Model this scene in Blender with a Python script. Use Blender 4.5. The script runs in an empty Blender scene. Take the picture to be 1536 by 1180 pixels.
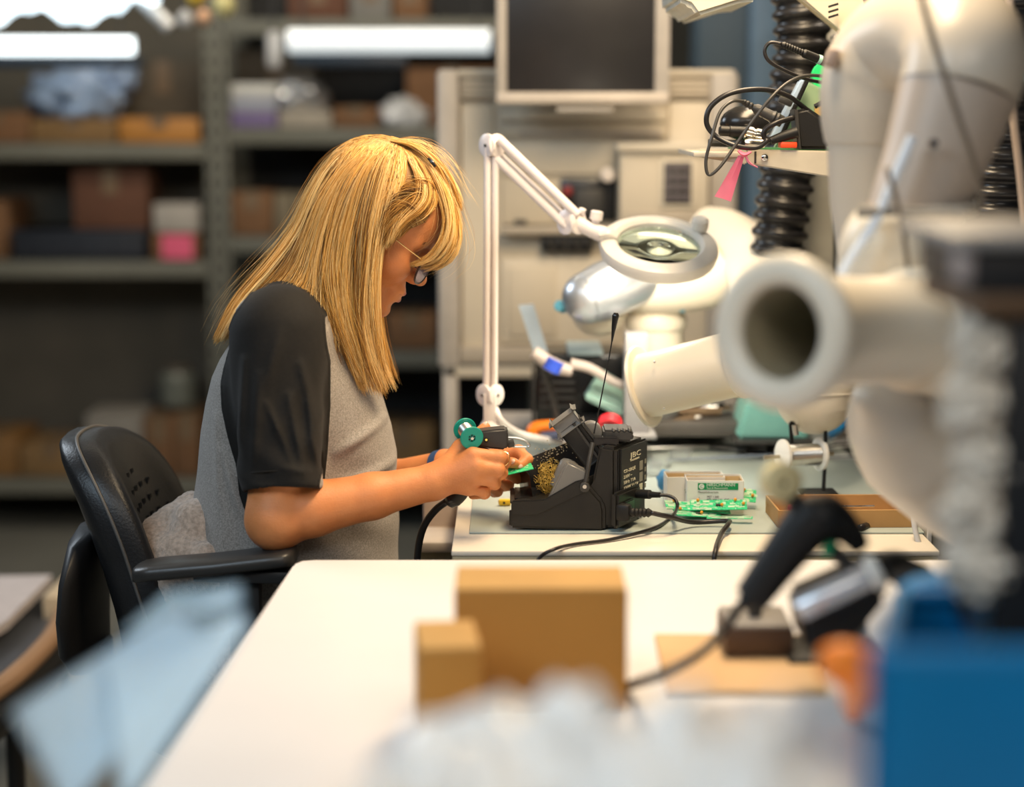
import bpy, bmesh, math, random
import numpy as np
from mathutils import Vector, Matrix, Euler, noise
random.seed(7); rng = np.random.default_rng(7)
SC = bpy.context.scene
COL = SC.collection
PI = math.pi
# ------------------------------------------------------------------ camera, world, lights, exposure
F_PX, PITCH, CAM_Z = 2835.0, math.radians(8.43), 1.367
cam_data = bpy.data.cameras.new('camera'); cam = bpy.data.objects.new('camera', cam_data); COL.objects.link(cam)
cam.location = (0, 0, CAM_Z); cam.rotation_euler = (PI/2 - PITCH, 0, 0)
cam_data.sensor_width = 36; cam_data.lens = F_PX/1536*36; cam_data.clip_start = .05
cam_data.dof.use_dof = True; cam_data.dof.focus_distance = 2.82; cam_data.dof.aperture_fstop = 1.45
SC.camera = cam
SC.view_settings.view_transform = 'Standard'; SC.view_settings.look = 'None'
SC.view_settings.gamma = 1; SC.view_settings.use_curve_mapping = False; SC.view_settings.exposure = 0.0
world = bpy.data.worlds.new('world'); SC.world = world; world.use_nodes = True
world.node_tree.nodes['Background'].inputs[0].default_value = (.62, .72, .85, 1)
world.node_tree.nodes['Background'].inputs[1].default_value = .035
def area(name, loc, target, size, power, color, size_y=None, spread=None):
    d = bpy.data.lights.new(name, 'AREA'); d.energy = power; d.color = color
    d.shape = 'RECTANGLE'; d.size = size; d.size_y = size_y or size
    if spread: d.spread = spread
    o = bpy.data.objects.new(name, d); COL.objects.link(o); o.location = loc
    o.rotation_euler = (Vector(target)-Vector(loc)).to_track_quat('-Z', 'Y').to_euler()
    return o
area('bench_light', (.38, 2.62, 2.12), (.02, 2.75, .8), 1.0, 34, (1, .76, .48), .3)
area('front_fill', (.2, -.3, 2.7), (.1, 1.9, .7), 2.2, 25, (1, .93, .84), .6)  # added fill from behind the camera, brightens faces turned to the front
area('window_light', (-2.3, 4.1, 2.3), (-.3, 2.7, .9), 1.0, 30, (.80, .90, 1), .8)
area('window_light', (-1.7, .6, 2.6), (-.4, 2.2, .8), 1.4, 34, (.66, .84, 1), .9)
area('aisle_light', (-.3, 4.9, 2.9), (-.2, 6.2, 1.0), 2.4, 34, (1, .88, .70), .3)
area('bench_light', (.6, 3.35, 2.2), (.45, 3.9, .9), 1.0, 15, (1, .84, .66), .3)

# ------------------------------------------------------------------ measuring helpers: the world point seen at a pixel of the photograph
CT, ST = math.cos(PITCH), math.sin(PITCH)
def ray(px, py):
    a, b = (px-768)/F_PX, (590-py)/F_PX
    return Vector((a, CT + b*ST, -ST + b*CT))
def W(px, py, Y):
    r = ray(px, py); return Vector((0, 0, CAM_Z)) + r*(Y/r.y)
def WZ(px, py, z):
    r = ray(px, py); return Vector((0, 0, CAM_Z)) + r*((z-CAM_Z)/r.z)
def A(p): return np.array(p, dtype=float)

# ------------------------------------------------------------------ materials
MATS = {}
def mat(name, col, rough=.5, metal=0., col2=None, scale=20., bump=0., bscale=None, alpha=None, trans=0., ior=1.45, emit=None, estr=1., coat=0., spec=.5, stretch=None, sheen=0., sss=0.):
    if name in MATS: return MATS[name]
    m = bpy.data.materials.new(name); MATS[name] = m; m.use_nodes = True
    nt = m.node_tree; b = nt.nodes['Principled BSDF']; I = b.inputs
    I['Base Color'].default_value = (*col, 1); I['Roughness'].default_value = rough; I['Metallic'].default_value = metal
    I['IOR'].default_value = ior; I['Transmission Weight'].default_value = trans; I['Coat Weight'].default_value = coat
    I['Specular IOR Level'].default_value = spec; I['Sheen Weight'].default_value = sheen
    if sss: I['Subsurface Weight'].default_value = sss; I['Subsurface Radius'].default_value = (.012, .004, .002); I['Subsurface Scale'].default_value = 1.
    if alpha is not None: I['Alpha'].default_value = alpha
    if emit: I['Emission Color'].default_value = (*emit, 1); I['Emission Strength'].default_value = estr
    tc = nt.nodes.new('ShaderNodeTexCoord'); mp = nt.nodes.new('ShaderNodeMapping')
    nt.links.new(tc.outputs['Object'], mp.inputs[0])
    if stretch: mp.inputs['Scale'].default_value = stretch
    c2 = col2 or tuple(c*.88 for c in col)
    n = nt.nodes.new('ShaderNodeTexNoise'); n.inputs['Scale'].default_value = scale; n.inputs['Detail'].default_value = 5
    nt.links.new(mp.outputs[0], n.inputs[0])
    r = nt.nodes.new('ShaderNodeValToRGB'); r.color_ramp.elements[0].position = .35; r.color_ramp.elements[1].position = .65
    r.color_ramp.elements[0].color = (*c2, 1); r.color_ramp.elements[1].color = (*col, 1)
    nt.links.new(n.outputs[0], r.inputs[0]); nt.links.new(r.outputs[0], I['Base Color'])
    if bump:
        n2 = nt.nodes.new('ShaderNodeTexNoise'); n2.inputs['Scale'].default_value = bscale or scale*6; n2.inputs['Detail'].default_value = 6
        nt.links.new(mp.outputs[0], n2.inputs[0])
        bm_ = nt.nodes.new('ShaderNodeBump'); bm_.inputs['Strength'].default_value = bump; bm_.inputs['Distance'].default_value = .002
        nt.links.new(n2.outputs[0], bm_.inputs['Height']); nt.links.new(bm_.outputs[0], I['Normal'])
    return m

# ------------------------------------------------------------------ objects
ORIGIN = {}
def link(name, data, loc):
    o = bpy.data.objects.new(name, data); COL.objects.link(o); o.location = loc; return o
def tag(o, label=None, cat=None, group=None, kind=None):
    if label: o['label'] = label
    if cat: o['category'] = cat
    if group: o['group'] = group
    if kind: o['kind'] = kind
    return o
def thing(name, label, cat, loc, group=None):
    o = link(name, None, loc); o.empty_display_size = .05; ORIGIN[o.name] = Vector(loc)
    return tag(o, label, cat, group)
def finish(bm, smooth=35):
    me = bpy.data.meshes.new('m'); bm.normal_update(); bm.to_mesh(me); bm.free()
    if smooth is not None:
        me.polygons.foreach_set('use_smooth', [True]*len(me.polygons))
        if smooth < 180: me.set_sharp_from_angle(angle=math.radians(smooth))
    return me
def obj(name, bm, m, parent=None, label=None, cat=None, group=None, kind=None, smooth=35, loc=None):
    """link a bmesh or mesh given in world coordinates as one object; a part is kept in its thing's own space"""
    me = finish(bm, smooth) if isinstance(bm, bmesh.types.BMesh) else bm
    me.name = name
    if m is not None and not me.materials: me.materials.append(m)
    if parent is not None:
        org = ORIGIN[parent.name]; o = link(name, me, (0, 0, 0)); o.parent = parent
    else:
        n = len(me.vertices); co = np.empty(n*3, dtype=np.float32); me.vertices.foreach_get('co', co); co = co.reshape(-1, 3)
        mn, mx = co.min(0), co.max(0)
        org = Vector(loc) if loc else Vector(((mn[0]+mx[0])/2, (mn[1]+mx[1])/2, mn[2])); o = link(name, me, org)
    me.transform(Matrix.Translation(-org)); ORIGIN[o.name] = org
    return tag(o, label, cat, group, kind)
def struct(name, bm, m, smooth=35): return obj(name, bm, m, kind='structure', smooth=smooth)
def NB(): return bmesh.new()
def box(bm, c, s, rot=None, bev=0., seg=2):
    """box of centre c, size s, optional rotation matrix (3x3) or z angle"""
    r = bmesh.ops.create_cube(bm, size=1); vs = r['verts']
    if rot is None: R = Matrix.Identity(3)
    elif isinstance(rot, (int, float)): R = Matrix.Rotation(rot, 3, 'Z')
    elif isinstance(rot, tuple): R = Euler(rot).to_matrix()
    else: R = rot
    for v in vs: v.co = R @ Vector((v.co.x*s[0], v.co.y*s[1], v.co.z*s[2])) + Vector(c)
    if bev:
        es = list({e for v in vs for e in v.link_edges})
        bmesh.ops.bevel(bm, geom=es, offset=min(bev, min(s)*.45), segments=seg, affect='EDGES', profile=.5)
    return bm
def frame_of(d, up=Vector((0, 0, 1))):
    d = Vector(d).normalized(); u = up if abs(d.dot(up)) < .98 else Vector((1, 0, 0))
    x = u.cross(d).normalized(); y = d.cross(x).normalized(); return x, y, d
def loft(bm, rings, caps=True, closed=True):
    """rings: lists of equal-length point lists"""
    V = [[bm.verts.new(p) for p in r] for r in rings]; n = len(V[0])
    for a, b in zip(V[:-1], V[1:]):
        for i in range(n if closed else n-1):
            j = (i+1) % n
            bm.faces.new((a[i], a[j], b[j], b[i]))
    if caps:
        bm.faces.new(list(reversed(V[0]))); bm.faces.new(V[-1])
    return V
def smooth_path(pts, n=6):
    P = [Vector(p) for p in pts]
    if len(P) < 3: return P
    out = []; E = [P[0]*2-P[1]] + P + [P[-1]*2-P[-2]]
    for i in range(1, len(E)-2):
        for k in range(n):
            t = k/n; a, b, c, d = E[i-1:i+3]
            out.append(.5*((2*b)+(c-a)*t+(2*a-5*b+4*c-d)*t*t+(3*b-a-3*c+d)*t**3))
    return out+[P[-1]]
def tube(bm, pts, r, seg=10, smooth=6, caps=True, flat=None):
    """tube along pts; r a number or list at the given points"""
    n0 = len(pts); P = smooth_path(pts, smooth) if smooth > 1 else [Vector(p) for p in pts]
    if isinstance(r, (int, float)): R = [r]*len(P)
    else: R = [float(np.interp(i*(n0-1)/(len(P)-1), range(n0), r)) for i in range(len(P))]
    x = None; rings = []
    for i, p in enumerate(P):
        d = (P[min(i+1, len(P)-1)]-P[max(i-1, 0)]).normalized()
        if x is None: x, y, _ = frame_of(d)
        else:
            x = (x - d*x.dot(d)).normalized(); y = d.cross(x)
        fx, fy = flat or (1, 1)
        rings.append([p + x*math.cos(a)*R[i]*fx + y*math.sin(a)*R[i]*fy for a in [2*PI*k/seg for k in range(seg)]])
    loft(bm, rings, caps); return bm
def lathe(bm, o, axis, prof, seg=32, caps=True):
    """profile [(distance along the axis, radius)] turned about an axis through o"""
    x, y, d = frame_of(axis); o = Vector(o)
    loft(bm, [[o + d*t + (x*math.cos(a)+y*math.sin(a))*r for a in [2*PI*k/seg for k in range(seg)]] for t, r in prof], caps); return bm
def cyl(bm, a, b, r, seg=20, r2=None, bev=0.):
    a, b = Vector(a), Vector(b); L = (b-a).length; r2 = r if r2 is None else r2
    pr = [(0, r), (L, r2)] if not bev else [(0, r-bev), (bev*.3, r-bev*.3), (bev, r), (L-bev, r2), (L-bev*.3, r2-bev*.3), (L, r2-bev)]
    return lathe(bm, a, b-a, pr, seg)
def prism(bm, pts, axis_vec):
    """polygon pts (world) extruded by axis_vec"""
    v = Vector(axis_vec); loft(bm, [[Vector(p) for p in pts], [Vector(p)+v for p in pts]]); bmesh.ops.recalc_face_normals(bm, faces=bm.faces[:]); return bm
def bevel_all(bm, off, seg=2, ang=20):
    es = [e for e in bm.edges if len(e.link_faces) == 2 and e.calc_face_angle(0) > math.radians(ang)]
    bmesh.ops.bevel(bm, geom=es, offset=off, segments=seg, affect='EDGES', clamp_overlap=True); return bm
def ball(bm, c, r, sub=3, R=None):
    v = bmesh.ops.create_icosphere(bm, subdivisions=sub, radius=1)['verts']; s = (r, r, r) if isinstance(r, (int, float)) else r
    for q in v:
        w = Vector((q.co.x*s[0], q.co.y*s[1], q.co.z*s[2])); q.co = (R @ w if R else w)+Vector(c)
    return bm
def text_mesh(txt, size, origin, xdir, ydir, m, name, parent, depth=.0003, align='LEFT', sx=1.):
    cu = bpy.data.curves.new('t', 'FONT'); cu.body = txt; cu.size = size; cu.extrude = depth; cu.align_x = align; cu.resolution_u = 2
    ob = bpy.data.objects.new('t', cu); COL.objects.link(ob); bpy.context.view_layer.update()
    me = bpy.data.meshes.new_from_object(ob.evaluated_get(bpy.context.evaluated_depsgraph_get()))
    bpy.data.objects.remove(ob); bpy.data.curves.remove(cu)
    x = Vector(xdir).normalized(); z = x.cross(Vector(ydir)).normalized(); y = z.cross(x)
    M = Matrix.Translation(origin) @ Matrix((x, y, z)).transposed().to_4x4() @ Matrix.Diagonal((sx, 1, 1, 1))
    me.transform(M); me.materials.clear()
    return obj(name, me, m, parent)
def copy_tree(o, parent=None):
    c = o.copy(); COL.objects.link(c)
    if parent is not None: c.parent = parent
    for ch in list(o.children): copy_tree(ch, c)
    return c

# palette
M_beige = mat('beige_plastic', (.62, .54, .41), .5, scale=8)
M_black = mat('black_plastic', (.012, .0115, .011), .45, spec=.35, bump=.12, scale=60, bscale=500)
M_blackg = mat('black_gloss', (.015, .015, .016), .22)
M_dark = mat('dark_grey_plastic', (.045, .043, .04), .4, spec=.4, bump=.1, bscale=600)
M_white = mat('white_enamel', (.86, .83, .76), .32, scale=4)
M_lampw = mat('white_lamp_enamel', (.88, .82, .80), .3, scale=5)
M_steel = mat('brushed_steel', (.62, .61, .58), .3, 1., scale=40)
M_chrome = mat('chrome', (.8, .8, .8), .14, 1.)
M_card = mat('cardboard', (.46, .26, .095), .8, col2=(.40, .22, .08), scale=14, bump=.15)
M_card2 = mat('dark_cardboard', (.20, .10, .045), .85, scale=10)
M_cardp = mat('pale_cardboard', (.52, .40, .26), .8, scale=9)
M_paperw = mat('white_card', (.80, .78, .72), .6, scale=10)
M_teal = mat('teal_plastic', (.22, .50, .44), .45)
M_red = mat('red_plastic', (.75, .02, .03), .4)
M_orange = mat('orange_plastic', (1, .24, .01), .4)
M_blue = mat('blue_plastic', (.0, .19, .46), .38, scale=5)
M_yellow = mat('yellow_plastic', (.75, .50, .03), .4)
M_green = mat('green_board', (.02, .42, .16), .35, col2=(.05, .62, .28), scale=240)
M_pink = mat('pink_ribbon', (.90, .28, .42), .6)
# ================================================================== the setting
b = NB(); box(b, (0, 3, -.03), (12, 12, .06)); struct('floor', b, mat('floor_paint', (.17, .165, .14), .45, col2=(.14, .135, .115), scale=3, bump=.1))
b = NB(); box(b, (0, 8.05, 2.1), (12, .1, 4.2)); struct('wall_back', b, mat('wall_paint', (.10, .095, .08), .8, scale=2))
b = NB(); box(b, (-4.2, 3, 2.1), (.1, 12, 4.2)); struct('wall_left', b, MATS['wall_paint'])
b = NB(); box(b, (4.2, 3, 2.1), (.1, 12, 4.2)); struct('wall_right', b, MATS['wall_paint'])
b = NB(); box(b, (0, 3, 4.25), (12, 12, .1)); struct('ceiling', b, mat('ceiling_paint', (.30, .29, .27), .9, scale=2))
# blue-grey steel column behind the bench
b = NB(); p0, p1 = W(1012, 0, 5.0), W(1172, 0, 5.0)
M_col = mat('blue_steel', (.05, .085, .115), .5, scale=3)
box(b, ((p0.x+p1.x)/2+.03, 5.1, 1.5), (p1.x-p0.x-.06, .2, 3.0), bev=.01); tag(obj('steel_column', b, M_col), 'dark blue-grey painted steel column behind the corrugated hose', 'column')
b = NB(); box(b, (p1.x-.045, 4.97, 1.5), (.075, .06, 3.0), bev=.006)
tag(obj('blue_upright', b, mat('blue_paint', (.13, .22, .32), .5)), 'lighter blue upright strip beside the dark column', 'upright')

# ------------------------------------------------------------------ steel shelving
M_shelf = mat('shelf_steel', (.17, .165, .13), .5, scale=6)
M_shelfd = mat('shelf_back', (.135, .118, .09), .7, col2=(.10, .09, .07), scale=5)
M_hole = mat('slot_black', (.01, .01, .01), .8)
YS = 6.1
def shelving(label, x0, x1, boards, back_from, ztop=2.3, deep=.5):
    t = thing('steel_shelving', label, 'shelving', ((x0+x1)/2, YS+deep/2, 0))
    for x in (x0-.0205, x1+.0205):
        for y in (YS+.025, YS+deep-.02):
            b = NB(); box(b, (x, y, ztop/2), (.039, .04, ztop), bev=.004); u = obj('upright', b, M_shelf, t)
            if y < YS+.1:
                b = NB()
                for k in range(40): box(b, (x, YS+.004, .1+k*.055), (.012, .004, .026))
                obj('slots', b, M_hole, u, kind='stuff')
    zs = []
    for py in boards:
        z = W(0, py, YS).z; zs.append(z)
        b = NB(); box(b, ((x0+x1)/2, YS+deep/2, z-.004), (x1-x0, deep, .008)); box(b, ((x0+x1)/2, YS+.012, z-.026), (x1-x0, .022, .052), bev=.004)
        box(b, ((x0+x1)/2, YS+deep-.01, z-.02), (x1-x0, .02, .04)); obj('shelf_board', b, M_shelf, t)
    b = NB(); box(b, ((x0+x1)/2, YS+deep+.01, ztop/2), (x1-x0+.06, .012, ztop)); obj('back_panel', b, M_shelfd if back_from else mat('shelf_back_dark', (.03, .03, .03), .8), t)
    return t, zs
xl0, xl1, xr0, xr1 = W(-230, 0, YS).x, W(301, 0, YS).x, W(339, 0, YS).x, W(800, 0, YS).x
shelfL, ZL = shelving('grey steel shelving unit at the left edge with crates and boxes', xl0, xl1, (215, 392, 718), True)
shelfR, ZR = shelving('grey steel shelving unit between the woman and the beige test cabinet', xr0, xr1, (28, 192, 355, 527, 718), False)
def sbox(px0, py0, px1, z0, m, label, name='cardboard_box', cat='box', Y=YS+.04, dep=.3, lid=True, group=None, rot=0.):
    a = W(px0, py0, Y); c = W(px1, py0, Y); h = a.z-z0; w = c.x-a.x; cx = (a.x+c.x)/2
    t = thing(name, label, cat, (cx, Y+dep/2, z0), group)
    b = NB(); box(b, (cx, Y+dep/2, z0+h/2+.001), (w, dep, h-.002), rot, bev=.003); obj('body', b, m, t)
    if lid:
        b = NB(); box(b, (cx, Y+dep/2, z0+h), (.05, dep+.004, .004), rot); box(b, (cx, Y-.001, z0+h*.8), (.05, .004, h*.4), rot)
        obj('tape_strip', b, mat('tape', (.20, .13, .07), .4), t)
    return t
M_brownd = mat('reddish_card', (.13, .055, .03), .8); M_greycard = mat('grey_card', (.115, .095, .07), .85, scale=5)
# left unit, upper shelf
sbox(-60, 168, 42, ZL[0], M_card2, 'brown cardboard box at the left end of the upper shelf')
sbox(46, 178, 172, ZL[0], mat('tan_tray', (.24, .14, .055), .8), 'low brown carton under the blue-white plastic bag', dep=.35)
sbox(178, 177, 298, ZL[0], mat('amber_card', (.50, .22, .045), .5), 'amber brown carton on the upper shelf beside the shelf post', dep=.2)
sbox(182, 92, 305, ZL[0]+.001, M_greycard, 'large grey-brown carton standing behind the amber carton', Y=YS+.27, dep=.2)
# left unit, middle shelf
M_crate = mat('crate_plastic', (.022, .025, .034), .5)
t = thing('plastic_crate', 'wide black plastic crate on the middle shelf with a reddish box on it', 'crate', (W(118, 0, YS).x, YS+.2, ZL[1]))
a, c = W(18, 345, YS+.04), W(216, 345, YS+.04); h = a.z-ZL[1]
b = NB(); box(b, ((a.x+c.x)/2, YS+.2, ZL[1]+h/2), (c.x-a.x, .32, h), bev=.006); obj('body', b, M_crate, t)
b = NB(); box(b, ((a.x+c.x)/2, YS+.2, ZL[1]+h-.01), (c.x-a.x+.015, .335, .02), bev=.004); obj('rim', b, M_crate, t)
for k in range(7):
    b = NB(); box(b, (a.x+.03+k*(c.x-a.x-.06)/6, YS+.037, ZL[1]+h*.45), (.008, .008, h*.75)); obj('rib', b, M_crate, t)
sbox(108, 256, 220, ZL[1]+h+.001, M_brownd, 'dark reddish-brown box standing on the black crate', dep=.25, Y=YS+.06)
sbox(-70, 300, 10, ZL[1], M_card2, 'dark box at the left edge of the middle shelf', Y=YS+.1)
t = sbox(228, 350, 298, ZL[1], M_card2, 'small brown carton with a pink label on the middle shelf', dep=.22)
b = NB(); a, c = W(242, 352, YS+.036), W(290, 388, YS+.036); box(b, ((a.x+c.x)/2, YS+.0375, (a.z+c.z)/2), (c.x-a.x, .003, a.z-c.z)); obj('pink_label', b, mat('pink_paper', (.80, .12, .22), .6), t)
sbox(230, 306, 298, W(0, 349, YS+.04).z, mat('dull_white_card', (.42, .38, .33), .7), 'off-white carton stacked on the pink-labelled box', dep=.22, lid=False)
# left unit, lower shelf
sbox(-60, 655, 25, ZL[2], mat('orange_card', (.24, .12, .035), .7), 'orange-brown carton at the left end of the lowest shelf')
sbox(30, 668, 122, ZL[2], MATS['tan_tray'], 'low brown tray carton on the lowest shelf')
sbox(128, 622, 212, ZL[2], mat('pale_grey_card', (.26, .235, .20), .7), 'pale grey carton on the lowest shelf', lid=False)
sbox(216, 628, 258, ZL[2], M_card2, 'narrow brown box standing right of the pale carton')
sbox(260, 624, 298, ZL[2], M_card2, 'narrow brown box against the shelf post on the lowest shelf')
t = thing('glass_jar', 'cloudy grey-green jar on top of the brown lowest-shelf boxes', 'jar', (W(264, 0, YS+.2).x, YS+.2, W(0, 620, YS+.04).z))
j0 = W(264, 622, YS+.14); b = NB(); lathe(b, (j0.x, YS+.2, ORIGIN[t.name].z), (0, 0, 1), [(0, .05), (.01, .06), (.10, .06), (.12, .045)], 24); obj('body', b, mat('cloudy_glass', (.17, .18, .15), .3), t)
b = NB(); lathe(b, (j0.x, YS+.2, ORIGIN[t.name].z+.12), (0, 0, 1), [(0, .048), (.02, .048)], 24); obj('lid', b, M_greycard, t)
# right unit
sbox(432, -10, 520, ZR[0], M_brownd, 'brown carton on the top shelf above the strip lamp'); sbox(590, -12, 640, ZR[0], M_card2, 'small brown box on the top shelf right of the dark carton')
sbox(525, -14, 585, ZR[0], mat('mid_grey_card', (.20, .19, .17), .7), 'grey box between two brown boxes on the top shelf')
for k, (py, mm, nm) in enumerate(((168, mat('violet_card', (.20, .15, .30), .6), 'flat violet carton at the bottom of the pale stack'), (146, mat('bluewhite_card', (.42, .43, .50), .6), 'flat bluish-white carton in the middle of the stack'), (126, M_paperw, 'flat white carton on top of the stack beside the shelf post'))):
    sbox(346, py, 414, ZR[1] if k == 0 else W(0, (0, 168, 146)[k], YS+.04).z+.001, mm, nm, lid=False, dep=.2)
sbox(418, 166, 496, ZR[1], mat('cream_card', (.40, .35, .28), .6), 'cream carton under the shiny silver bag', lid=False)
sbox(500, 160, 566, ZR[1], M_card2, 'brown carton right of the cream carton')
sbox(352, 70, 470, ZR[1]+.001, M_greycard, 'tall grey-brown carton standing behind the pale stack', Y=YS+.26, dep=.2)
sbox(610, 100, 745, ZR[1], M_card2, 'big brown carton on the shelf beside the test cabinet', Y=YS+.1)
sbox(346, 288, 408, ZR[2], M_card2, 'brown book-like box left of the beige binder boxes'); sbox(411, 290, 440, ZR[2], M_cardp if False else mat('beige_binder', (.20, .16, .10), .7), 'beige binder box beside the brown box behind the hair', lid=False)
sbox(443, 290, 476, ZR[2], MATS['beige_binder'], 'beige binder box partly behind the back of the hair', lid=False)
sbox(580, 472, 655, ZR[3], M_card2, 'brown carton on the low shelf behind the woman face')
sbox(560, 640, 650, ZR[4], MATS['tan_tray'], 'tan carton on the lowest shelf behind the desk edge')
# crumpled plastic bags on the shelves
def crumple(name, c, r, m, label, cat='bag', seed=0, amp=.35, sub=4, freq=9, base=None):
    b = NB(); ball(b, (0, 0, 0), 1, sub)
    for v in b.verts:
        d = v.co.normalized(); n = noise.fractal(d*freq*.35+Vector((seed, seed*2, 0)), .8, 2.2, 4) + .5*abs(noise.noise(d*freq*.6+Vector((0, seed, 3))))
        k = 1+amp*n; v.co = Vector((d.x*r[0]*k, d.y*r[1]*k, max(d.z*r[2]*k, -r[2]*.75)))+Vector(c)
    o = obj(name, b, m, smooth=180); tag(o, label, cat); return o
M_bagb = mat('blue_film', (.36, .50, .75), .18, scale=12, coat=.6); M_bagw = mat('clear_film', (.70, .71, .72), .2, scale=8, coat=.5)
q = W(118, 150, YS+.2); crumple('plastic_bag', (q.x, YS+.17, W(0, 178, YS+.04).z+.068), (.15, .12, .09), M_bagb, 'crumpled blue-white plastic bag on the low brown carton', seed=2)
q = W(160, 112, YS+.2); crumple('plastic_bag', (q.x, YS+.2, q.z), (.09, .09, .07), M_bagb, 'smaller blue plastic bag heaped at the top of the pile', seed=9)
q = W(446, 144, YS+.1); crumple('foil_bag', (q.x, YS+.16, W(0, 166, YS+.04).z+.045), (.085, .08, .06), mat('silver_film', (.75, .76, .78), .12, .8), 'shiny silver foil bag on the cream carton', seed=4)
q = W(605, 182, YS+.1); crumple('plastic_bag', (q.x, YS+.1, ZR[1]+.04), (.07, .06, .05), M_bagw, 'small clear plastic bag on the shelf behind the forehead', seed=5)

# strip lamps hung in front of the shelves
def strip_lamp(px0, px1, py0, py1, Y, label, estr, hx0, hx1):
    a, c = W(px0, py0, Y), W(px1, py1, Y); L = c.x-a.x; h = (a.z-c.z)/2; z = (a.z+c.z)/2
    t = thing('strip_lamp', label, 'lamp', ((a.x+c.x)/2, Y, z))
    b = NB(); cyl(b, (a.x, Y, z), (c.x, Y, z), h, 20); obj('tube', b, mat('lamp_glow_%d' % int(estr*10), (1, 1, 1), .4, emit=(.86, .97, 1), estr=estr), t)
    a2, c2 = W(hx0, py1+2, Y), W(hx1, py1+20, Y)
    b = NB(); box(b, ((a2.x+c2.x)/2, Y+.02, (a2.z+c2.z)/2), (c2.x-a2.x, .07, a2.z-c2.z), bev=.004); obj('housing', b, mat('lamp_housing', (.02, .032, .05), .4), t)
    for x in (a.x+.04, c.x-.04):
        b = NB(); cyl(b, (x, Y+.02, z), (x, Y+.02, 2.4), .004, 8); obj('hanger', b, M_dark, t)
    return t
strip_lamp(-160, 200, 56, 82, 5.6, 'bright white strip lamp in front of the left shelving', 2.6, -160, 212)
strip_lamp(432, 735, 44, 80, 5.6, 'dimmer white strip lamp in front of the right shelving', .62, 440, 610)
t = thing('lamp_end_cap', 'pale end piece hanging left of the dimmer strip lamp', 'bracket', W(411, 76, 5.6)); b = NB()
a, c = W(399, 46, 5.6), W(423, 104, 5.6); box(b, ((a.x+c.x)/2, 5.6, (a.z+c.z)/2), (c.x-a.x, .04, a.z-c.z), bev=.02); obj('cap', b, mat('grey_white', (.55, .55, .55), .4), t)
b = NB(); cyl(b, (a.x+.02, 5.61, a.z-.01), (a.x+.02, 5.61, 2.4), .004, 8); obj('hanger', b, M_dark, t)
# plastic sheeting, its light put in as glow, and clutter hung from a rail
q = W(110, -30, 5.2)
t = thing('plastic_sheeting', 'very bright white plastic sheeting bulging at the top left corner', 'sheeting', q)
b = NB(); rows = []
for i in range(25):
    x = q.x-.30+i*.022; low = W(0, 26+11*math.sin(i*.55)+5*math.sin(i*1.7)-max(0, i-19)*6+max(0, 8-i), 5.2).z
    rows.append([(x, 5.2+.02*math.sin(i*1.1+k), low+(k/6)*(1.72-low)) for k in range(7)])
loft(b, rows, caps=False, closed=False); bmesh.ops.solidify(b, geom=b.faces[:], thickness=.01)
obj('sheet', b, mat('glowing_sheet', (.9, .95, 1), .3, emit=(.80, .95, 1), estr=1.3), t)
t = thing('steel_bar', 'slanting bright steel bar near the top left', 'bar', W(230, 30, 5.3))
b = NB(); cyl(b, W(200, -14, 5.3), W(256, 42, 5.3), .020, 16, bev=.006); obj('bar', b, mat('bright_steel', (.85, .87, .88), .25, .3), t)
b = NB(); cyl(b, W(200, -14, 5.3), W(196, -60, 5.3), .012, 12); obj('hook', b, M_steel, t)
for px, py, r, m_, nm in ((278, 28, .022, MATS['grey_white'], 'grey round knob hanging left of the copper one'), (305, 26, .022, mat('copper', (.75, .45, .28), .35, .4), 'copper coloured round knob hanging near the shelf post'), (294, -8, .026, M_yellow, 'yellow round handle hanging near the top edge'), (336, 8, .03, mat('pale_yellow', (.62, .56, .25), .5), 'pale yellow bulb-shaped grip by the shelf post')):
    q = W(px, py, 5.3); t = thing('hanging_pull', nm, 'pull', q); b = NB(); ball(b, q, (r, r, r*1.1), 3); obj('ball', b, m_, t)
    b = NB(); cyl(b, q+Vector((0, 0, r*.8)), (q.x, q.y, 2.3), .004, 8); obj('cord', b, M_dark, t)

# low stack of boards and trays on the floor at the left
M_rail = mat('worn_wood', (.34, .20, .11), .6, scale=12)
zt = .36
t = thing('tray_trolley', 'low trolley with grey boards and a wooden rim at the left edge', 'trolley', WZ(10, 980, zt))
def zpoly(pts, z, h, m, name):
    b = NB(); prism(b, [WZ(px, py, z) for px, py in pts], (0, 0, -h)); return obj(name, b, m, t)
zpoly([(-120, 865), (78, 862), (10, 930), (-120, 1010)], zt, .02, mat('pale_board', (.50, .45, .44), .6), 'pale_board')
zpoly([(-120, 1000), (-20, 930), (60, 892), (110, 905), (80, 960), (-60, 1080)], zt-.05, .015, mat('mesh_dark', (.06, .065, .075), .35, bump=.5, bscale=60), 'mesh_tray')
b = NB(); tube(b, [WZ(-60, 1072, zt-.04), WZ(20, 1015, zt-.04), WZ(78, 955, zt-.04), WZ(100, 905, zt-.04)], .020, 10); obj('wooden_rim', b, M_rail, t)
b = NB(); tube(b, [WZ(-60, 1125, zt-.09), WZ(20, 1055, zt-.09), WZ(90, 985, zt-.09), WZ(130, 930, zt-.09)], .035, 10); obj('black_rail', b, M_black, t)
for px, py in ((20, 1050), (100, 960), (-90, 1000)):
    q = WZ(px, py, zt-.1); b = NB(); cyl(b, (q.x, q.y, .05), (q.x, q.y, q.z), .018, 12); ball(b, (q.x, q.y, .03), .03, 2); obj('leg', b, M_black, t)
b = NB(); q = WZ(95, 885, zt); box(b, (q.x, q.y+.05, .18), (.07, .2, .36), bev=.01); tag(obj('rolled_mat', b, M_cardp), 'worn tan carton standing against the trolley beside the chair', 'carton')
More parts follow.
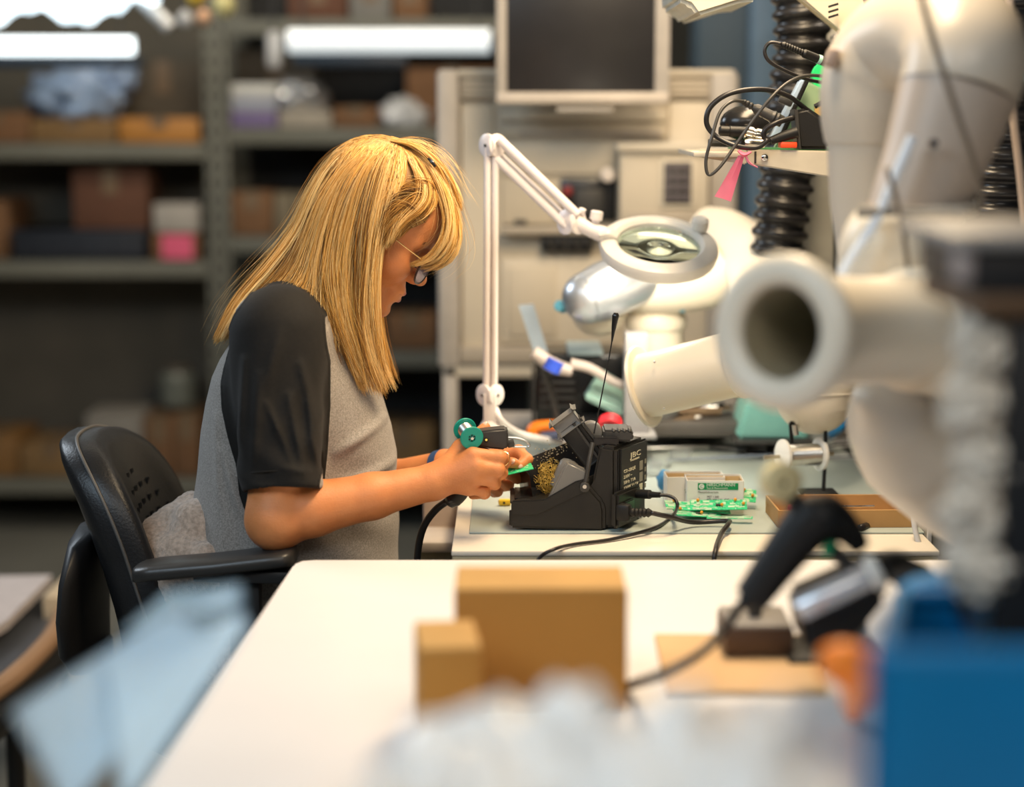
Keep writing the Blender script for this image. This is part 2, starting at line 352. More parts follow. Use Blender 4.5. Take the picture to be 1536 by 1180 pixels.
# ================================================================== the assembly bench
ZD = .75
M_desk = mat('desk_laminate', (.74, .68, .58), .38, col2=(.70, .64, .54), scale=6)
M_edge = mat('desk_edge', (.40, .34, .21), .5)
M_legs = mat('grey_leg_steel', (.30, .29, .26), .45)
dl = WZ(683, 808, ZD); yF = WZ(768, 826, ZD).y; xl = W(677, 826, yF).x; xr = W(1391, 760, 2.72).x; yB = 3.66
t = thing('assembly_bench', 'cream laminate workbench carrying the black soldering station', 'bench', (.45, 3.1, 0)); bench = t
b = NB(); box(b, ((xl+xr)/2, (yF+yB)/2, ZD-.004), (xr-xl, yB-yF, .008), bev=.002); obj('worktop', b, M_desk, t)
b = NB(); box(b, ((xl+xr)/2, (yF+yB)/2, ZD-.024), (xr-xl-.002, yB-yF-.002, .032), bev=.003); obj('edge_band', b, M_edge, t)
for x, y in ((xl+.22, yF+.3), (xl+.22, yB-.1), (xr-.1, yF+.3), (xr-.1, yB-.1)):
    b = NB(); box(b, (x, y, (ZD-.04)/2), (.05, .05, ZD-.04), bev=.005); obj('leg', b, M_legs, t)
# dissipative mat
M_mat = mat('bench_mat', (.42, .47, .43), .35, col2=(.36, .41, .38), scale=3, bump=.05)
p = [WZ(704, 801, ZD), WZ(1392, 801, ZD), WZ(1330, 664, ZD), WZ(704, 664, ZD)]
ym0, ym1, xm0, xm1 = p[0].y, WZ(0, 655, ZD).y, p[0].x, WZ(1388, 801, ZD).x
b = NB(); box(b, ((xm0+xm1)/2, (ym0+ym1)/2, ZD+.0018), (xm1-xm0, ym1-ym0, .003), bev=.001); tag(obj('bench_mat', b, M_mat), 'grey-green rubber mat covering the cream workbench', 'mat')
ZM = ZD+.0034
# second bench top end and its pedestal seen between arm and bench
t = thing('drawer_pedestal', 'pinkish-grey cupboard side with a pale ledge behind the black cable', 'cabinet', (-.13, 3.3, 0))
a, c = W(634, 740, 3.1), W(700, 816, 3.1); M_ped = mat('mauve_grey', (.42, .35, .31), .5)
b = NB(); box(b, ((a.x+c.x)/2, 3.3, a.z/2-.005), (c.x-a.x, .38, a.z-.01), bev=.005); obj('body', b, M_ped, t)
a, c = W(628, 814, 3.0), W(700, 824, 3.0); b = NB(); box(b, ((a.x+c.x)/2, 3.05, (a.z+c.z)/2), (c.x-a.x, .12, a.z-c.z+.006), bev=.003); obj('ledge', b, mat('pale_ledge', (.60, .54, .48), .4), t)
a, c = W(628, 826, 3.0), W(700, 840, 3.0); b = NB(); box(b, ((a.x+c.x)/2, 3.05, (a.z+c.z)/2-.03), (c.x-a.x-.004, .10, .09), bev=.003); obj('drawer_front', b, mat('olive_grey', (.25, .23, .15), .5), t)
# right hand post of the bench frame
t = thing('frame_post', 'grey square steel post at the right end of the bench', 'post', W(1415, 820, 2.75)*1.0)
x0, x1 = W(1392, 760, 2.72).x, W(1448, 760, 2.72).x
b = NB(); box(b, ((x0+x1)/2, 2.76, .5), (x1-x0, .07, 1.0), bev=.004); obj('profile', b, mat('post_grey', (.21, .20, .17), .45), t)
b = NB(); box(b, (x0+.004, 2.735, .5), (.006, .03, .98), bev=.001); obj('edge_strip', b, MATS['grey_white'], t)
b = NB(); box(b, ((x0+x1)/2, 2.76, .01), (.1, .1, .02), bev=.004); obj('foot_plate', b, M_legs, t)

# ------------------------------------------------------------------ soldering station
def S(px, py, Y): return W(px, py, Y)
t = thing('soldering_station', 'black soldering station with brass wool and tilted tool holder on the mat', 'soldering station', WZ(860, 790, ZM)); st = t
# side facing us: base line (762,790)..(906,797); body depth runs back to the right
y0 = WZ(860, 796, ZM).y                                                   # near side plane
def prof(pts, ya, yb, m, name, bev=.003, parent=None, xs=0.):
    """side outline given by pixels on the near plane, extruded back from ya to yb"""
    b = NB(); P = [W(px, py, ya) for px, py in pts]; prism(b, P, DV*((yb-ya)/1.)); bevel_all(b, bev, 2); return obj(name, b, m, parent or st)
M_st = mat('station_black', (.014, .0135, .0125), .36, spec=.4, bump=.1, bscale=900, scale=30)
M_stg = mat('station_grey', (.17, .165, .155), .30, scale=20)
D = 1.
DV = WZ(957, 774, ZM)-WZ(906, 797, ZM); DV.z = 0
prof([(762, 792), (906, 797), (906, 765), (903, 752), (880, 726), (840, 738), (806, 760), (762, 762)], y0, y0+1., M_st, 'base_body', .004)
prof([(766, 773), (804, 774), (880, 738), (884, 716), (862, 722), (815, 749), (766, 751)], y0-.003, y0+.93, M_st, 'side_band', .002)
prof([(882, 790), (924, 793), (924, 672), (898, 668), (888, 716), (882, 726)], y0+.006, y0+.9, M_st, 'rear_body', .005)
# tray lips at the front left
b = NB(); a = W(766, 753, y0+.01); box(b, (a.x+.030, y0+.055, a.z+.001), (.062, .10, .004), bev=.001); obj('tray_rim', b, M_dark, st)
b = NB(); box(b, (a.x+.030, y0+.055, a.z+.004), (.048, .082, .003)); obj('tray_slot', b, M_blackg, st)
# brass wool compartment: tall black splash wall behind, grey angled shield in front
b = NB(); P = [W(775, 694, y0+.1), W(783, 752, y0+.1), W(900, 752, y0+.1), W(900, 640, y0+.1), W(868, 657, y0+.1)]; prism(b, P, (0, .004, 0)); bevel_all(b, .001); obj('splash_guard', b, M_blackg, st)
b = NB(); P = [W(775, 694, y0+.1), W(783, 752, y0+.1), W(800, 752, y0+.02), W(794, 712, y0+.03)]; prism(b, P, (0, .003, 0)); obj('side_guard', b, M_blackg, st)
b = NB(); P = [W(818, 757, y0), W(846, 700, y0), W(852, 693, y0), (W(880, 706, y0)), W(884, 722, y0), W(868, 733, y0)]
prism(b, P, (0, .02, 0)); bevel_all(b, .003, 3); obj('wool_cover', b, M_stg, st)
b = NB(); lathe(b, W(857, 690, y0+.03), W(846, 716, y0+.03)-W(857, 690, y0+.03), [(0, .006), (.002, .012), (.006, .015), (.02, .016), (.045, .016)], 20); obj('cover_tube', b, M_stg, st)
# brass wool: curled shavings, uncountable
b = NB(); cc = W(826, 716, y0+.055)
for k in range(300):
    d = Vector(rng.normal(size=3)); d.normalize(); c0 = cc+Vector((d.x*.021, d.y*.030, d.z*.024))*random.uniform(.55, 1)
    u = Vector(rng.normal(size=3)).normalized(); v = u.cross(d).normalized() if abs(u.dot(d)) < .99 else Vector((1, 0, 0)); r = random.uniform(.002, .005)
    tube(b, [c0+u*r*math.cos(a_)+v*r*math.sin(a_)+d*.0015*a_ for a_ in (0, 1.1, 2.2, 3.3, 4.4)], .00042, 3, 2, caps=False)
obj('brass_wool', b, mat('brass', (.95, .66, .15), .35, .6), st, kind='stuff', smooth=180)
b = NB()
for k in range(150):
    s = random.random(); q = W(808+60*s+random.gauss(0, 8), 690-34*s+random.gauss(0, 9), y0+.0985); box(b, q, (random.uniform(.0005, .0016),)*3, random.random()*3)
obj('solder_specks', b, mat('speck', (.70, .62, .42), .4, .4), st, kind='stuff')
# the connector panel runs back to the right
def panel(s0, s1, z0, z1, th, m, name, off=0., bev=.003, parent=None):
    b = NB(); o = pa+u*s0+nrm*off; e_ = pa+u*s1+nrm*off; P = [Vector((o.x, o.y, z0)), Vector((e_.x, e_.y, z0)), Vector((e_.x, e_.y, z1)), Vector((o.x, o.y, z1))]
    prism(b, P, nrm*th); bevel_all(b, bev); return obj(name, b, m, parent or st)
# re-orient: panel faces the camera side; its pixels run from (927,668) to (963,660)
pa = W(926, 671, y0+.008); u = DV.normalized(); pb = pa+u*DV.length*.80; nrm = Vector((u.y, -u.x, 0)); LW = (Vector((pb.x, pb.y, 0))-Vector((pa.x, pa.y, 0))).length
zb = ZM+.010; ztp = pa.z
panel(0, LW, zb+.045, ztp, .006, M_st, 'rating_plate')
panel(-.022, LW*.62, zb-.004, zb+.05, .012, M_st, 'inlet_block', 0, .004)
panel(-.004, .030, zb+.004, zb+.034, .004, M_blackg, 'inlet_recess', .012, .0015)
M_print = mat('pale_print', (.72, .68, .52), .5)
def onp(s, z, off=.0064): return pa+u*s+nrm*off+Vector((0, 0, z-pa.z))
H = ztp-zb
text_mesh('JBC', .0115, onp(LW*.34, ztp-.021), u, (0, 0, 1), M_print, 'lettering', st, .0002, sx=2.2)
text_mesh('SOLDERING', .0038, onp(LW*.34, ztp-.026), u, (0, 0, 1), M_print, 'lettering', st, .0002, sx=1.6)
for k, s_ in enumerate(('CD-2BQE', '230V ~', '50Hz T1A', '130W 23,5V')): text_mesh(s_, .0068, onp(LW*.10, ztp-.040-k*.0085), u, (0, 0, 1), M_print, 'lettering', st, .0002, sx=1.5)
for k in range(3):
    b = NB(); q = onp(LW*.74, ztp-.038-k*.0175); box(b, q, (.011, .0006, .014), math.atan2(u.y, u.x)); obj('print_block', b, M_print if k == 2 else mat('dim_print', (.30, .29, .24), .5), st)
for k in range(5):
    b = NB(); q = onp(LW*.90, ztp-.034-k*.0125); box(b, q, (.005, .0006, .007), math.atan2(u.y, u.x)); obj('print_mark', b, MATS['dim_print'], st)
text_mesh('CE', .008, onp(LW*.30, ztp-.078), u, (0, 0, 1), M_print, 'lettering', st, .0002, sx=1.4)
b = NB(); q = onp(LW*.38, ztp-.092); box(b, q, (.024, .0006, .0125), math.atan2(u.y, u.x)); obj('serial_label', b, mat('label_white', (.85, .84, .78), .5), st)
# sockets and plugs
q1 = W(952, 740, y0+.045); d1 = (W(985, 742, y0+.02)-q1).normalized()
M_cab = mat('cable_black', (.02, .018, .018), .32)
b = NB(); lathe(b, q1, d1, [(0, .006), (.001, .007), (.028, .007), (.030, .005), (.046, .004)], 16); obj('tool_plug', b, M_black, st)
q2 = W(928, 768, y0-.008); d2 = (W(985, 769, y0-.03)-q2).normalized()
b = NB(); box(b, q2+d2*.008, (.022, .018, .026), math.atan2(d2.y, d2.x), bev=.005); obj('mains_plug', b, M_black, st)
b = NB(); lathe(b, q2+d2*.018, d2, [(0, .006)]+[(.004+k*.003, (.0055 if k % 2 else .0072)) for k in range(9)]+[(.033, .004)], 14); obj('strain_relief', b, M_black, st)
# cap on top with ribs
b = NB(); P = [W(905, 663, y0+.03), W(948, 662, y0+.03), W(952, 652, y0+.03), W(946, 645, y0+.03), W(905, 645, y0+.03)]; prism(b, P, (0, .06, 0)); bevel_all(b, .003); obj('top_deck', b, M_dark, st)
b = NB(); P = [W(890, 656, y0+.02), W(928, 656, y0+.02), W(928, 668, y0+.02), W(890, 668, y0+.02)]; prism(b, P, (0, .07, 0)); bevel_all(b, .002); obj('display_bar', b, M_blackg, st)
for k in range(4):
    b = NB(); q = W(920+k*8, 645, y0+.04-.0*k); ball(b, q, (.0035, .012, .0035), 2); obj('button', b, M_dark, st)
# tilted tool holder
def along(p0, p1, w, th, m, name, bev=.003, parent=None, sh=0.):
    d = (p1-p0); L = d.length; z = d.normalized(); y = Vector((0, 1, 0)); y = (y-z*y.dot(z)).normalized(); x = y.cross(z)
    b = NB(); box(b, (p0+p1)/2, (th, w, L), Matrix((x, y, z)).transposed(), bev=bev); return obj(name, b, m, parent or st)
h0, h1 = W(846, 628, y0+.045), W(893, 690, y0+.045)
along(h0+(h1-h0)*.14, h1, .030, .034, M_st, 'holder_body', .004)
along(h0-(h1-h0)*.06, h0+(h1-h0)*.22, .036, .038, M_stg, 'holder_nose', .006)
off = Vector((.017, -.018, .012))
along(h0+(h1-h0)*.14+off, h1+off*.9, .004, .004, M_dark, 'holder_rail', .001)
along(h0+(h1-h0)*.14+off+Vector((-.010, .0, -.007)), h1+off*.9+Vector((-.010, 0, -.007)), .004, .004, M_dark, 'holder_rail', .001)
b = NB(); q = W(886, 648, y0+.05); cyl(b, q+Vector((0, -.012, 0)), q+Vector((0, .012, 0)), .017, 24, bev=.003); obj('pivot_wheel', b, M_stg, st)
# cable guide lever
b = NB(); tube(b, [W(889, 664, y0+.01), W(884, 690, y0+.0), W(880, 714, y0-.004), W(877, 728, y0-.006)], .0035, 8); obj('lever', b, M_dark, st)
b = NB(); q = W(877, 730, y0-.005); cyl(b, q+Vector((0, -.006, 0)), q+Vector((0, .006, 0)), .0075, 20, bev=.0015); obj('lever_pivot', b, M_dark, st)
b = NB(); q = W(877, 730, y0-.0116); cyl(b, q, q+Vector((0, .002, 0)), .003, 14); obj('pivot_screw', b, M_steel, st)
# thin whip holding the tool lead
b = NB(); tube(b, [W(891, 650, y0+.03), W(900, 605, y0+.03), W(912, 545, y0+.03), W(919, 505, y0+.03)], .0011, 6); obj('lead_whip', b, M_blackg, st)
b = NB(); tube(b, [W(918, 512, y0+.03), W(921, 490, y0+.03), W(923.5, 474, y0+.03), W(924, 469, y0+.03)], [.0012, .0036, .0052, .003], 8); obj('whip_grip', b, M_blackg, st)
# little yellow tab
t = thing('yellow_tip_cleaner', 'small yellow plastic tab with a hole beside the station foot', 'tool', WZ(752, 762, ZM)); b = NB(); q = WZ(757, 760, ZM)
box(b, (q.x, q.y+.01, ZM+.0055), (.020, .012, .010), .1, bev=.003); obj('tab', b, M_yellow, t)
b = NB(); cyl(b, (q.x-.001, q.y+.0035, ZM+.0055), (q.x-.001, q.y+.006, ZM+.0055), .002, 12); obj('hole', b, M_blackg, t)

# cables on the bench
def cable(pts, r, label, m=M_cab, name='cable', seg=8):
    b = NB(); tube(b, pts, r, seg, 8); return tag(obj(name, b, m, smooth=180), label, 'cable')
e1 = q1+d1*.045
z_ = ZM+.004
cable([e1, W(1001, 743, y0+.015), W(1012, 748, y0+.01), W(1016, 760, y0+.008), WZ(1006, 776, z_), WZ(980, 792, z_), WZ(920, 808, ZD+.004), WZ(862, 816, ZD+.004), WZ(830, 824, ZD+.005), W(808, 838, yF-.012), W(796, 870, yF-.02)], .0027, 'thin black tool cable looping over the front edge of the bench')
e2 = q2+d2*.050
cable([e2, W(1004, 775, y0-.02), WZ(1040, 783, z_+.004), WZ(1090, 781, z_+.006), W(1092, 786, y0-.01), W(1082, 800, y0-.04), W(1074, 822, yF-.006), W(1070, 850, yF-.02), W(1068, 900, yF-.02)], .0037, 'thicker black mains cable dropping over the bench edge')

# ------------------------------------------------------------------ small printed boxes
def carton(px0, px1, pybot, h, dep, label, rot=0., printed=False):
    o = WZ(px0, pybot, ZM); e = WZ(px1, pybot, ZM); w = e.x-o.x; t = thing('small_carton', label, 'box', (o.x+w/2, o.y+dep/2, ZM)); R = Matrix.Rotation(rot, 3, 'Z'); c = Vector((o.x+w/2, o.y+dep/2, ZM))
    def P(x, y, z): return c+R@Vector((x, y, z))
    M_in = mat('box_inside', (.72, .50, .24), .7); th = .0015
    for nm, cc, s in (('front_wall', (0, -dep/2, h/2), (w, th, h)), ('rear_wall', (0, dep/2, h/2), (w, th, h)), ('side_wall', (-w/2, 0, h/2), (th, dep, h)), ('side_wall', (w/2, 0, h/2), (th, dep, h)), ('bottom', (0, 0, .001), (w, dep, .002))):
        b = NB(); box(b, P(*cc), s, rot, bev=.0004, seg=1); obj(nm, b, M_paperw if nm != 'bottom' else M_in, t)
        if nm != 'bottom':
            f = .0011; b = NB(); k = Vector(cc); inn = Vector((-math.copysign(f, k.x) if abs(k.x) > .001 else 0, -math.copysign(f, k.y) if abs(k.y) > .001 else 0, -.001)); s2 = (max(s[0]-.003, th*.6), max(s[1]-.003, th*.6), s[2]-.004)
            if printed or nm == 'rear_wall' or nm == 'side_wall': box(b, P(*(k+inn)), s2, rot); obj('lining', b, M_in, t)
            else: b.free()
    return t, P, w
t, P, w = carton(1031, 1115, 770, .052, .055, 'white electronics carton with green printed band, nearest the circuit boards', -.02, True)
xd = P(1, 0, 0)-P(0, 0, 0); f = -.0287
b = NB(); box(b, P(.004, f, .043), (w*.72, .0006, .0105), -.02, bev=.0001, seg=1); obj('green_band', b, mat('print_green', (.0, .26, .08), .5), t)
text_mesh('HIRSCHMANN', .0072, P(-.014, f-.0005, .0433), xd, (0, 0, 1), M_paperw, 'lettering', t, .0001, sx=.95)
text_mesh('Test & Measurement', .0040, P(-.014, f-.0005, .0392), xd, (0, 0, 1), M_paperw, 'lettering', t, .0001, sx=.98)
M_ink = mat('black_ink', (.05, .05, .05), .6)
b = NB(); q = P(-.0215, f-.0004, .043); lathe(b, q, P(0, 0, 0)-P(0, 1, 0), [(0, .0042), (.0003, .0042)], 20); obj('emblem_disc', b, M_paperw, t)
text_mesh('C', .0066, P(-.0238, f-.001, .0407), xd, (0, 0, 1), MATS['print_green'], 'lettering', t, .0001)
for tx, sz, x, z in (('Messzubehoerteile', .0042, -.027, .0325), ('1', .004, -.026, .024), ('Stk', .004, -.027, .019), ('MST 1 200', .0042, -.013, .0255), ('973-999-100', .0046, -.013, .0205), ('CE', .0065, .0135, .0195), ('Germany', .0036, -.010, .0165)):
    text_mesh(tx, sz, P(x, f-.0004, z), xd, (0, 0, 1), M_ink, 'lettering', t, .0001)
b = NB(); q = P(.0285, f-.0004, .0215)
for k in (-1, 1): box(b, q+Vector((k*.0012, 0, 0)), (.0007, .0004, .004), (0, k*.5, 0))
box(b, q-Vector((0, 0, .0018)), (.005, .0004, .0007)); obj('recycling_mark', b, M_ink, t)
# green dashes on the carton's left side
for k in range(5):
    b = NB(); box(b, P(-w/2-.001, -.02+k*.010, .012+.009*((k*2) % 4)), (.0004, .004, .0018), -.02); obj('green_dash', b, MATS['print_green'], t)
carton(1000, 1086, 762, .050, .05, 'plain white open carton standing behind the printed one', .03)
q = WZ(1003, 738, ZM); crumple('blue_wipe', (q.x-.006, q.y, ZM+.018), (.012, .014, .018), mat('blue_wipe', (.05, .22, .40), .6), 'small crumpled blue wipe behind the white cartons', 'wipe', seed=3, sub=3)
# ------------------------------------------------------------------ circuit boards in a loose pile
M_trace = mat('board_trace', (.55, .78, .55), .4)
boards = [(1008, 762, 1085, 776, .012, .16, .10, 'bare green circuit board at the left end of the pile'), (1035, 769, 1120, 772, .017, .24, -.14, 'green circuit board in the middle of the pile with orange beads'),
          (1044, 752, 1130, 762, .022, .42, -.20, 'green circuit board leaning on the carton front'), (1060, 779, 1129, 781, .007, -.02, -.28, 'thin green board strip nearest the bench edge'), (1018, 768, 1075, 778, .006, .02, .3, 'green board lying under the pile')]
for i, (x0, y0_, x1, y1_, lift, tilt, rz, lb) in enumerate(boards):
    a = WZ(x0, y0_, ZM+.004); c = WZ(x1, y1_, ZM+.004); w = (c-a).length; cen = (a+c)/2+Vector((0, 0, lift-.003)); R = Euler((tilt+.08, .06*(-1)**i+.03, rz*.6)).to_matrix()
    t = thing('circuit_board', lb, 'circuit board', (cen.x, cen.y, ZM))
    d_ = .030 if i != 3 else .012
    b = NB(); box(b, cen, (w, d_, .0014), R, bev=.0003, seg=1); obj('board', b, M_green, t)
    b = NB()
    for k in range(90):
        x, y = random.uniform(-.47, .47)*w, random.uniform(-.46, .46)*d_; box(b, cen+R@Vector((x, y, .0009)), (random.choice((.0008, .005, .010)), random.choice((.0008, .0022, .005)), .0004), R)
    obj('traces', b, M_trace, t, kind='stuff')
    if i != 3:
        for k in range(4 if i in (1, 2) else 2):
            x, y = ((-.36, .06, .30, .44)[k])*w, (.3, -.2, .3, -.1)[k]*d_; b = NB(); q = cen+R@Vector((x, y, .0042)); ball(b, q, (.0026, .0022, .0026), 2); cyl(b, q-Vector((0, 0, .004)), q, .0004, 6); obj('orange_bead', b, mat('bead_orange', (.80, .33, .02), .4), t)
        b = NB(); q = cen+R@Vector((0, -.1*d_, .0018)); box(b, q, (.008, .005, .0022), R); obj('chip', b, M_dark, t)

# ------------------------------------------------------------------ cardboard tray
o = WZ(1166, 791, ZM); e = WZ(1374, 791, ZM); w = e.x-o.x; dep = .115; h = .027
t = thing('cardboard_tray', 'shallow open brown cardboard tray at the right of the mat', 'tray', (o.x+w/2, o.y+dep/2, ZM)); R = .03
def TP(x, y, z): return Vector((o.x+w/2, o.y+dep/2, ZM))+Matrix.Rotation(R, 3, 'Z')@Vector((x, y, z))
for nm, cc, s in (('front_wall', (0, -dep/2, h/2), (w, .003, h)), ('rear_wall', (0, dep/2, h/2), (w, .003, h)), ('side_wall', (-w/2, 0, h/2), (.003, dep, h)), ('side_wall', (w/2, 0, h/2), (.003, dep, h)), ('bottom', (0, 0, .0012), (w, dep, .0024))):
    b = NB(); box(b, TP(*cc), s, R, bev=.0006, seg=1); obj(nm, b, M_card, t)
t = thing('screwdriver', 'thin steel screwdriver with a red handle lying in the cardboard tray', 'screwdriver', TP(0, 0, .003))
b = NB(); cyl(b, TP(-.02, .03, .013), TP(.06, .035, .013), .0016, 8); obj('shaft', b, M_chrome, t)
b = NB(); cyl(b, TP(-.075, .026, .012), TP(-.02, .03, .013), .0065, 14, bev=.002); obj('handle', b, M_red, t)
# ------------------------------------------------------------------ wire spool on its wire stand
Yp = 3.02
t = thing('spool_stand', 'black wire stand holding a white-flanged steel wire spool', 'stand', W(1236, 740, Yp))
b = NB(); zt2 = ZM+.003; foot = Vector((W(1236, 700, Yp).x, Yp, zt2))
tube(b, [foot, W(1237, 700, Yp), W(1238, 650, Yp), W(1237, 634, Yp), W(1232, 633, Yp), W(1190, 634, Yp), W(1186, 636, Yp), W(1188, 664, Yp)], .0032, 8, 5); obj('frame', b, M_black, t)
b = NB(); box(b, foot+Vector((-.01, .0, .001)), (.06, .05, .004), bev=.001); obj('foot', b, M_black, t)
b = NB(); cyl(b, W(1146, 686, Yp-.01), W(1250, 680, Yp+.02), .0035, 12); obj('axle', b, mat('axle_brass', (.45, .38, .28), .35, .6), t)
b = NB(); cyl(b, W(1192, 637, Yp-.004), W(1194, 652, Yp-.004), .005, 12); obj('tension_screw', b, M_steel, t)
t = thing('wire_spool', 'spool of bright steel wire with white flanges on the wire stand', 'spool', W(1202, 700, Yp))
ca, cb = W(1175, 684, Yp-.01), W(1230, 681, Yp+.012); ax = (cb-ca).normalized()
for q in (ca, cb): b = NB(); cyl(b, q-ax*.003, q+ax*.003, .0275, 32, bev=.0015); obj('flange', b, M_white, t)
b = NB(); lathe(b, ca, ax, [(0, .017)]+[(.002+k*.0016, .0182 if k % 2 else .0172) for k in range(int((cb-ca).length/.0016)-2)]+[((cb-ca).length, .017)], 32); obj('wire', b, M_steel, t)
# wires and bits lying on the right of the mat, back
for k in range(9):
    y = 685-k*4.0
    cable([WZ(1225+k*3, y+6, ZM+.003), WZ(1270, y+2+3*math.sin(k), ZM+.004), WZ(1330, y+4*math.cos(k), ZM+.004), WZ(1390, y+3, ZM+.003)], .0016, ('grey', 'dark')[k % 2]+' lead across the right rear of the mat, %s of the row from the front' % ('first', 'second', 'third', 'fourth', 'fifth', 'sixth', 'seventh', 'eighth', 'ninth')[k], (MATS['grey_white'], M_cab)[k % 2], 'lead', 6)['group'] = ('grey leads on the mat', 'dark leads on the mat')[k % 2]
cable([WZ(1232, 662, ZM+.004), W(1262, 640, 3.3), W(1290, 618, 3.35), W(1312, 650, 3.3), WZ(1325, 668, ZM+.005)], .008, 'blue thick cable arching behind the spool stand', M_blue)
cable([W(1270, 600, 3.4), W(1295, 628, 3.35), WZ(1318, 660, ZM+.006)], .007, 'second blue cable dropping behind the big funnel', M_blue)
# black lead over the tray, grey leads down the post
cable([WZ(1290, 792, ZM+.004), W(1330, 776, 2.84), W(1370, 756, 2.84), W(1385, 735, 2.86), W(1380, 705, 2.9), W(1365, 690, 3.0)], .0055, 'thick black cable rising over the right end of the tray')
cable([W(1368, 650, 2.72), W(1369, 720, 2.72), W(1372, 790, 2.70), W(1388, 838, 2.68), W(1404, 866, 2.66), W(1413, 905, 2.6)], .0042, 'grey cable hanging in front of the square post', MATS['grey_white'])
cable([W(1340, 640, 2.9), W(1345, 700, 2.9), WZ(1338, 728, ZM+.004), WZ(1326, 736, ZM+.004)], .0035, 'short white hooked cable behind the tray', M_white)
# tools and clutter behind the station
zt3 = ZM+.002
for (x0, y0_, x1, y1_, r, m_, nm) in ((965, 672, 1150, 668, .008, M_steel, 'long grey steel rule lying behind the cartons'), (985, 662, 1120, 676, .006, M_dark, 'dark slim tweezers lying behind the cartons'), (1000, 690, 1165, 682, .005, mat('greyblue', (.20, .24, .30), .4), 'blue-grey file lying behind the cartons')):
    t = thing('hand_tool', nm, 'tool', WZ((x0+x1)/2, (y0_+y1_)/2, zt3)); a, c = WZ(x0, y0_, zt3+.006), WZ(x1, y1_, zt3+.006)
    b = NB(); tube(b, [a, (a+c)/2, c], [r*.5, r, r*.7], 8, 3, flat=(1, .6)); obj('shank', b, m_, t); b = NB(); tube(b, [c, c+(c-a)*.25], [r, r*.8], 10, 1); obj('handle', b, M_black, t)
for k, (px, py) in enumerate(((990, 700), (1020, 690), (975, 712))):
    t = thing('clear_tub', ('small clear plastic tub nearest the station', 'small clear plastic tub behind the cartons', 'low clear plastic lid on the mat behind the station')[k], 'tub', WZ(px, py, ZM)); q = WZ(px, py, ZM)
    b = NB(); lathe(b, q, (0, 0, 1), [(0, .016), (.001, .018), (.018, .021), (.0181, .0195), (.0025, .0165), (.002, .001)], 20, caps=False); obj('cup', b, mat('clear_plastic', (.95, .97, .97), .08, trans=.92, ior=1.3), t)

# ================================================================== behind the bench: test cabinet and monitor
YC = 4.15
def cpos(px, py, y=YC): return W(px, py, y)
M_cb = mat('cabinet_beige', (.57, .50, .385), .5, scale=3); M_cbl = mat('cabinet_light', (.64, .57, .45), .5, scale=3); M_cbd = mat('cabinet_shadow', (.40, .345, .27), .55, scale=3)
t = thing('test_cabinet', 'beige steel test cabinet with ledges and sockets behind the bench', 'cabinet', (W(878, 0, YC).x, YC+.25, 0)); cab = t
def cbox(px0, py0, px1, py1, y, dep, m, name, bev=.004, parent=None):
    a, c = cpos(px0, py0, y), cpos(px1, py1, y); b = NB(); box(b, ((a.x+c.x)/2, y+dep/2, (a.z+c.z)/2), (c.x-a.x, dep, a.z-c.z), bev=bev); return obj(name, b, m, parent or cab)
cbox(662, 112, 1100, 548, YC, .5, M_cb, 'body')
cbox(655, 104, 690, 552, YC-.03, .04, mat('cabinet_post', (.46, .42, .37), .5), 'corner_post', .01)
cbox(1066, 104, 1098, 552, YC-.03, .04, MATS['cabinet_post'], 'corner_post', .01)
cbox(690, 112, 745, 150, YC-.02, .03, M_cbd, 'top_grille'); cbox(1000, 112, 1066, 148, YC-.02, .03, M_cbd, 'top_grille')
cbox(686, 104, 1100, 114, YC-.03, .5, M_cbl, 'top_rail', .006)
for r in range(3):
    cbox(696, 120+r*9, 742, 123+r*9, YC-.023, .01, M_cbl, 'grille_bar', .001); cbox(1006, 120+r*9, 1062, 123+r*9, YC-.023, .01, M_cbl, 'grille_bar', .001)
cbox(692, 156, 740, 520, YC-.012, .02, M_cbl, 'side_panel'); cbox(1004, 152, 1064, 520, YC-.012, .02, M_cbl, 'side_panel')
cbox(752, 212, 925, 262, YC-.012, .02, M_cbl, 'upper_panel'); cbox(752, 166, 1000, 182, YC-.02, .03, M_cbl, 'label_rail', .003)
cbox(752, 184, 1000, 206, YC-.014, .02, M_cb, 'label_strip', .002)
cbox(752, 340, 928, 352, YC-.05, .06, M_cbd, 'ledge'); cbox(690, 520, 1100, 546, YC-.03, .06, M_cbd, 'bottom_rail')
cbox(752, 268, 860, 336, YC-.010, .02, M_cb, 'middle_panel'); cbox(752, 386, 926, 515, YC-.012, .02, M_cbl, 'lower_panel'); cbox(762, 400, 835, 505, YC-.018, .02, M_cb, 'access_door')
cbox(840, 268, 925, 332, YC-.016, .03, M_blackg, 'socket_bay'); cbox(812, 352, 890, 378, YC-.03, .03, M_dark, 'connector_row'); cbox(772, 330, 790, 336, YC-.03, .03, M_dark, 'slot_mark', .001)
cbox(845, 280, 858, 292, YC-.03, .03, mat('dull_red', (.32, .03, .03), .5), 'red_socket', .002)
cbox(862, 284, 905, 322, YC-.024, .03, M_dark, 'socket_plate', .003)
for k in range(4): cbox(816+k*19, 356, 828+k*19, 373, YC-.045, .03, M_black, 'connector', .003)
q = cpos(912, 262, YC-.05); b = NB(); cyl(b, q+Vector((0, .04, 0)), q, .016, 20, bev=.004); obj('white_knob', b, mat('pinkish_white', (.85, .76, .68), .35), cab)
text_mesh('xyzcomnidetectionsencop', .019, W(778, 203, YC-.0155)-Vector((0, .0006, 0)), (1, 0, 0), (0, 0, 1), mat('grey_print', (.27, .245, .25), .6), 'lettering', cab, .0003, sx=1.55)
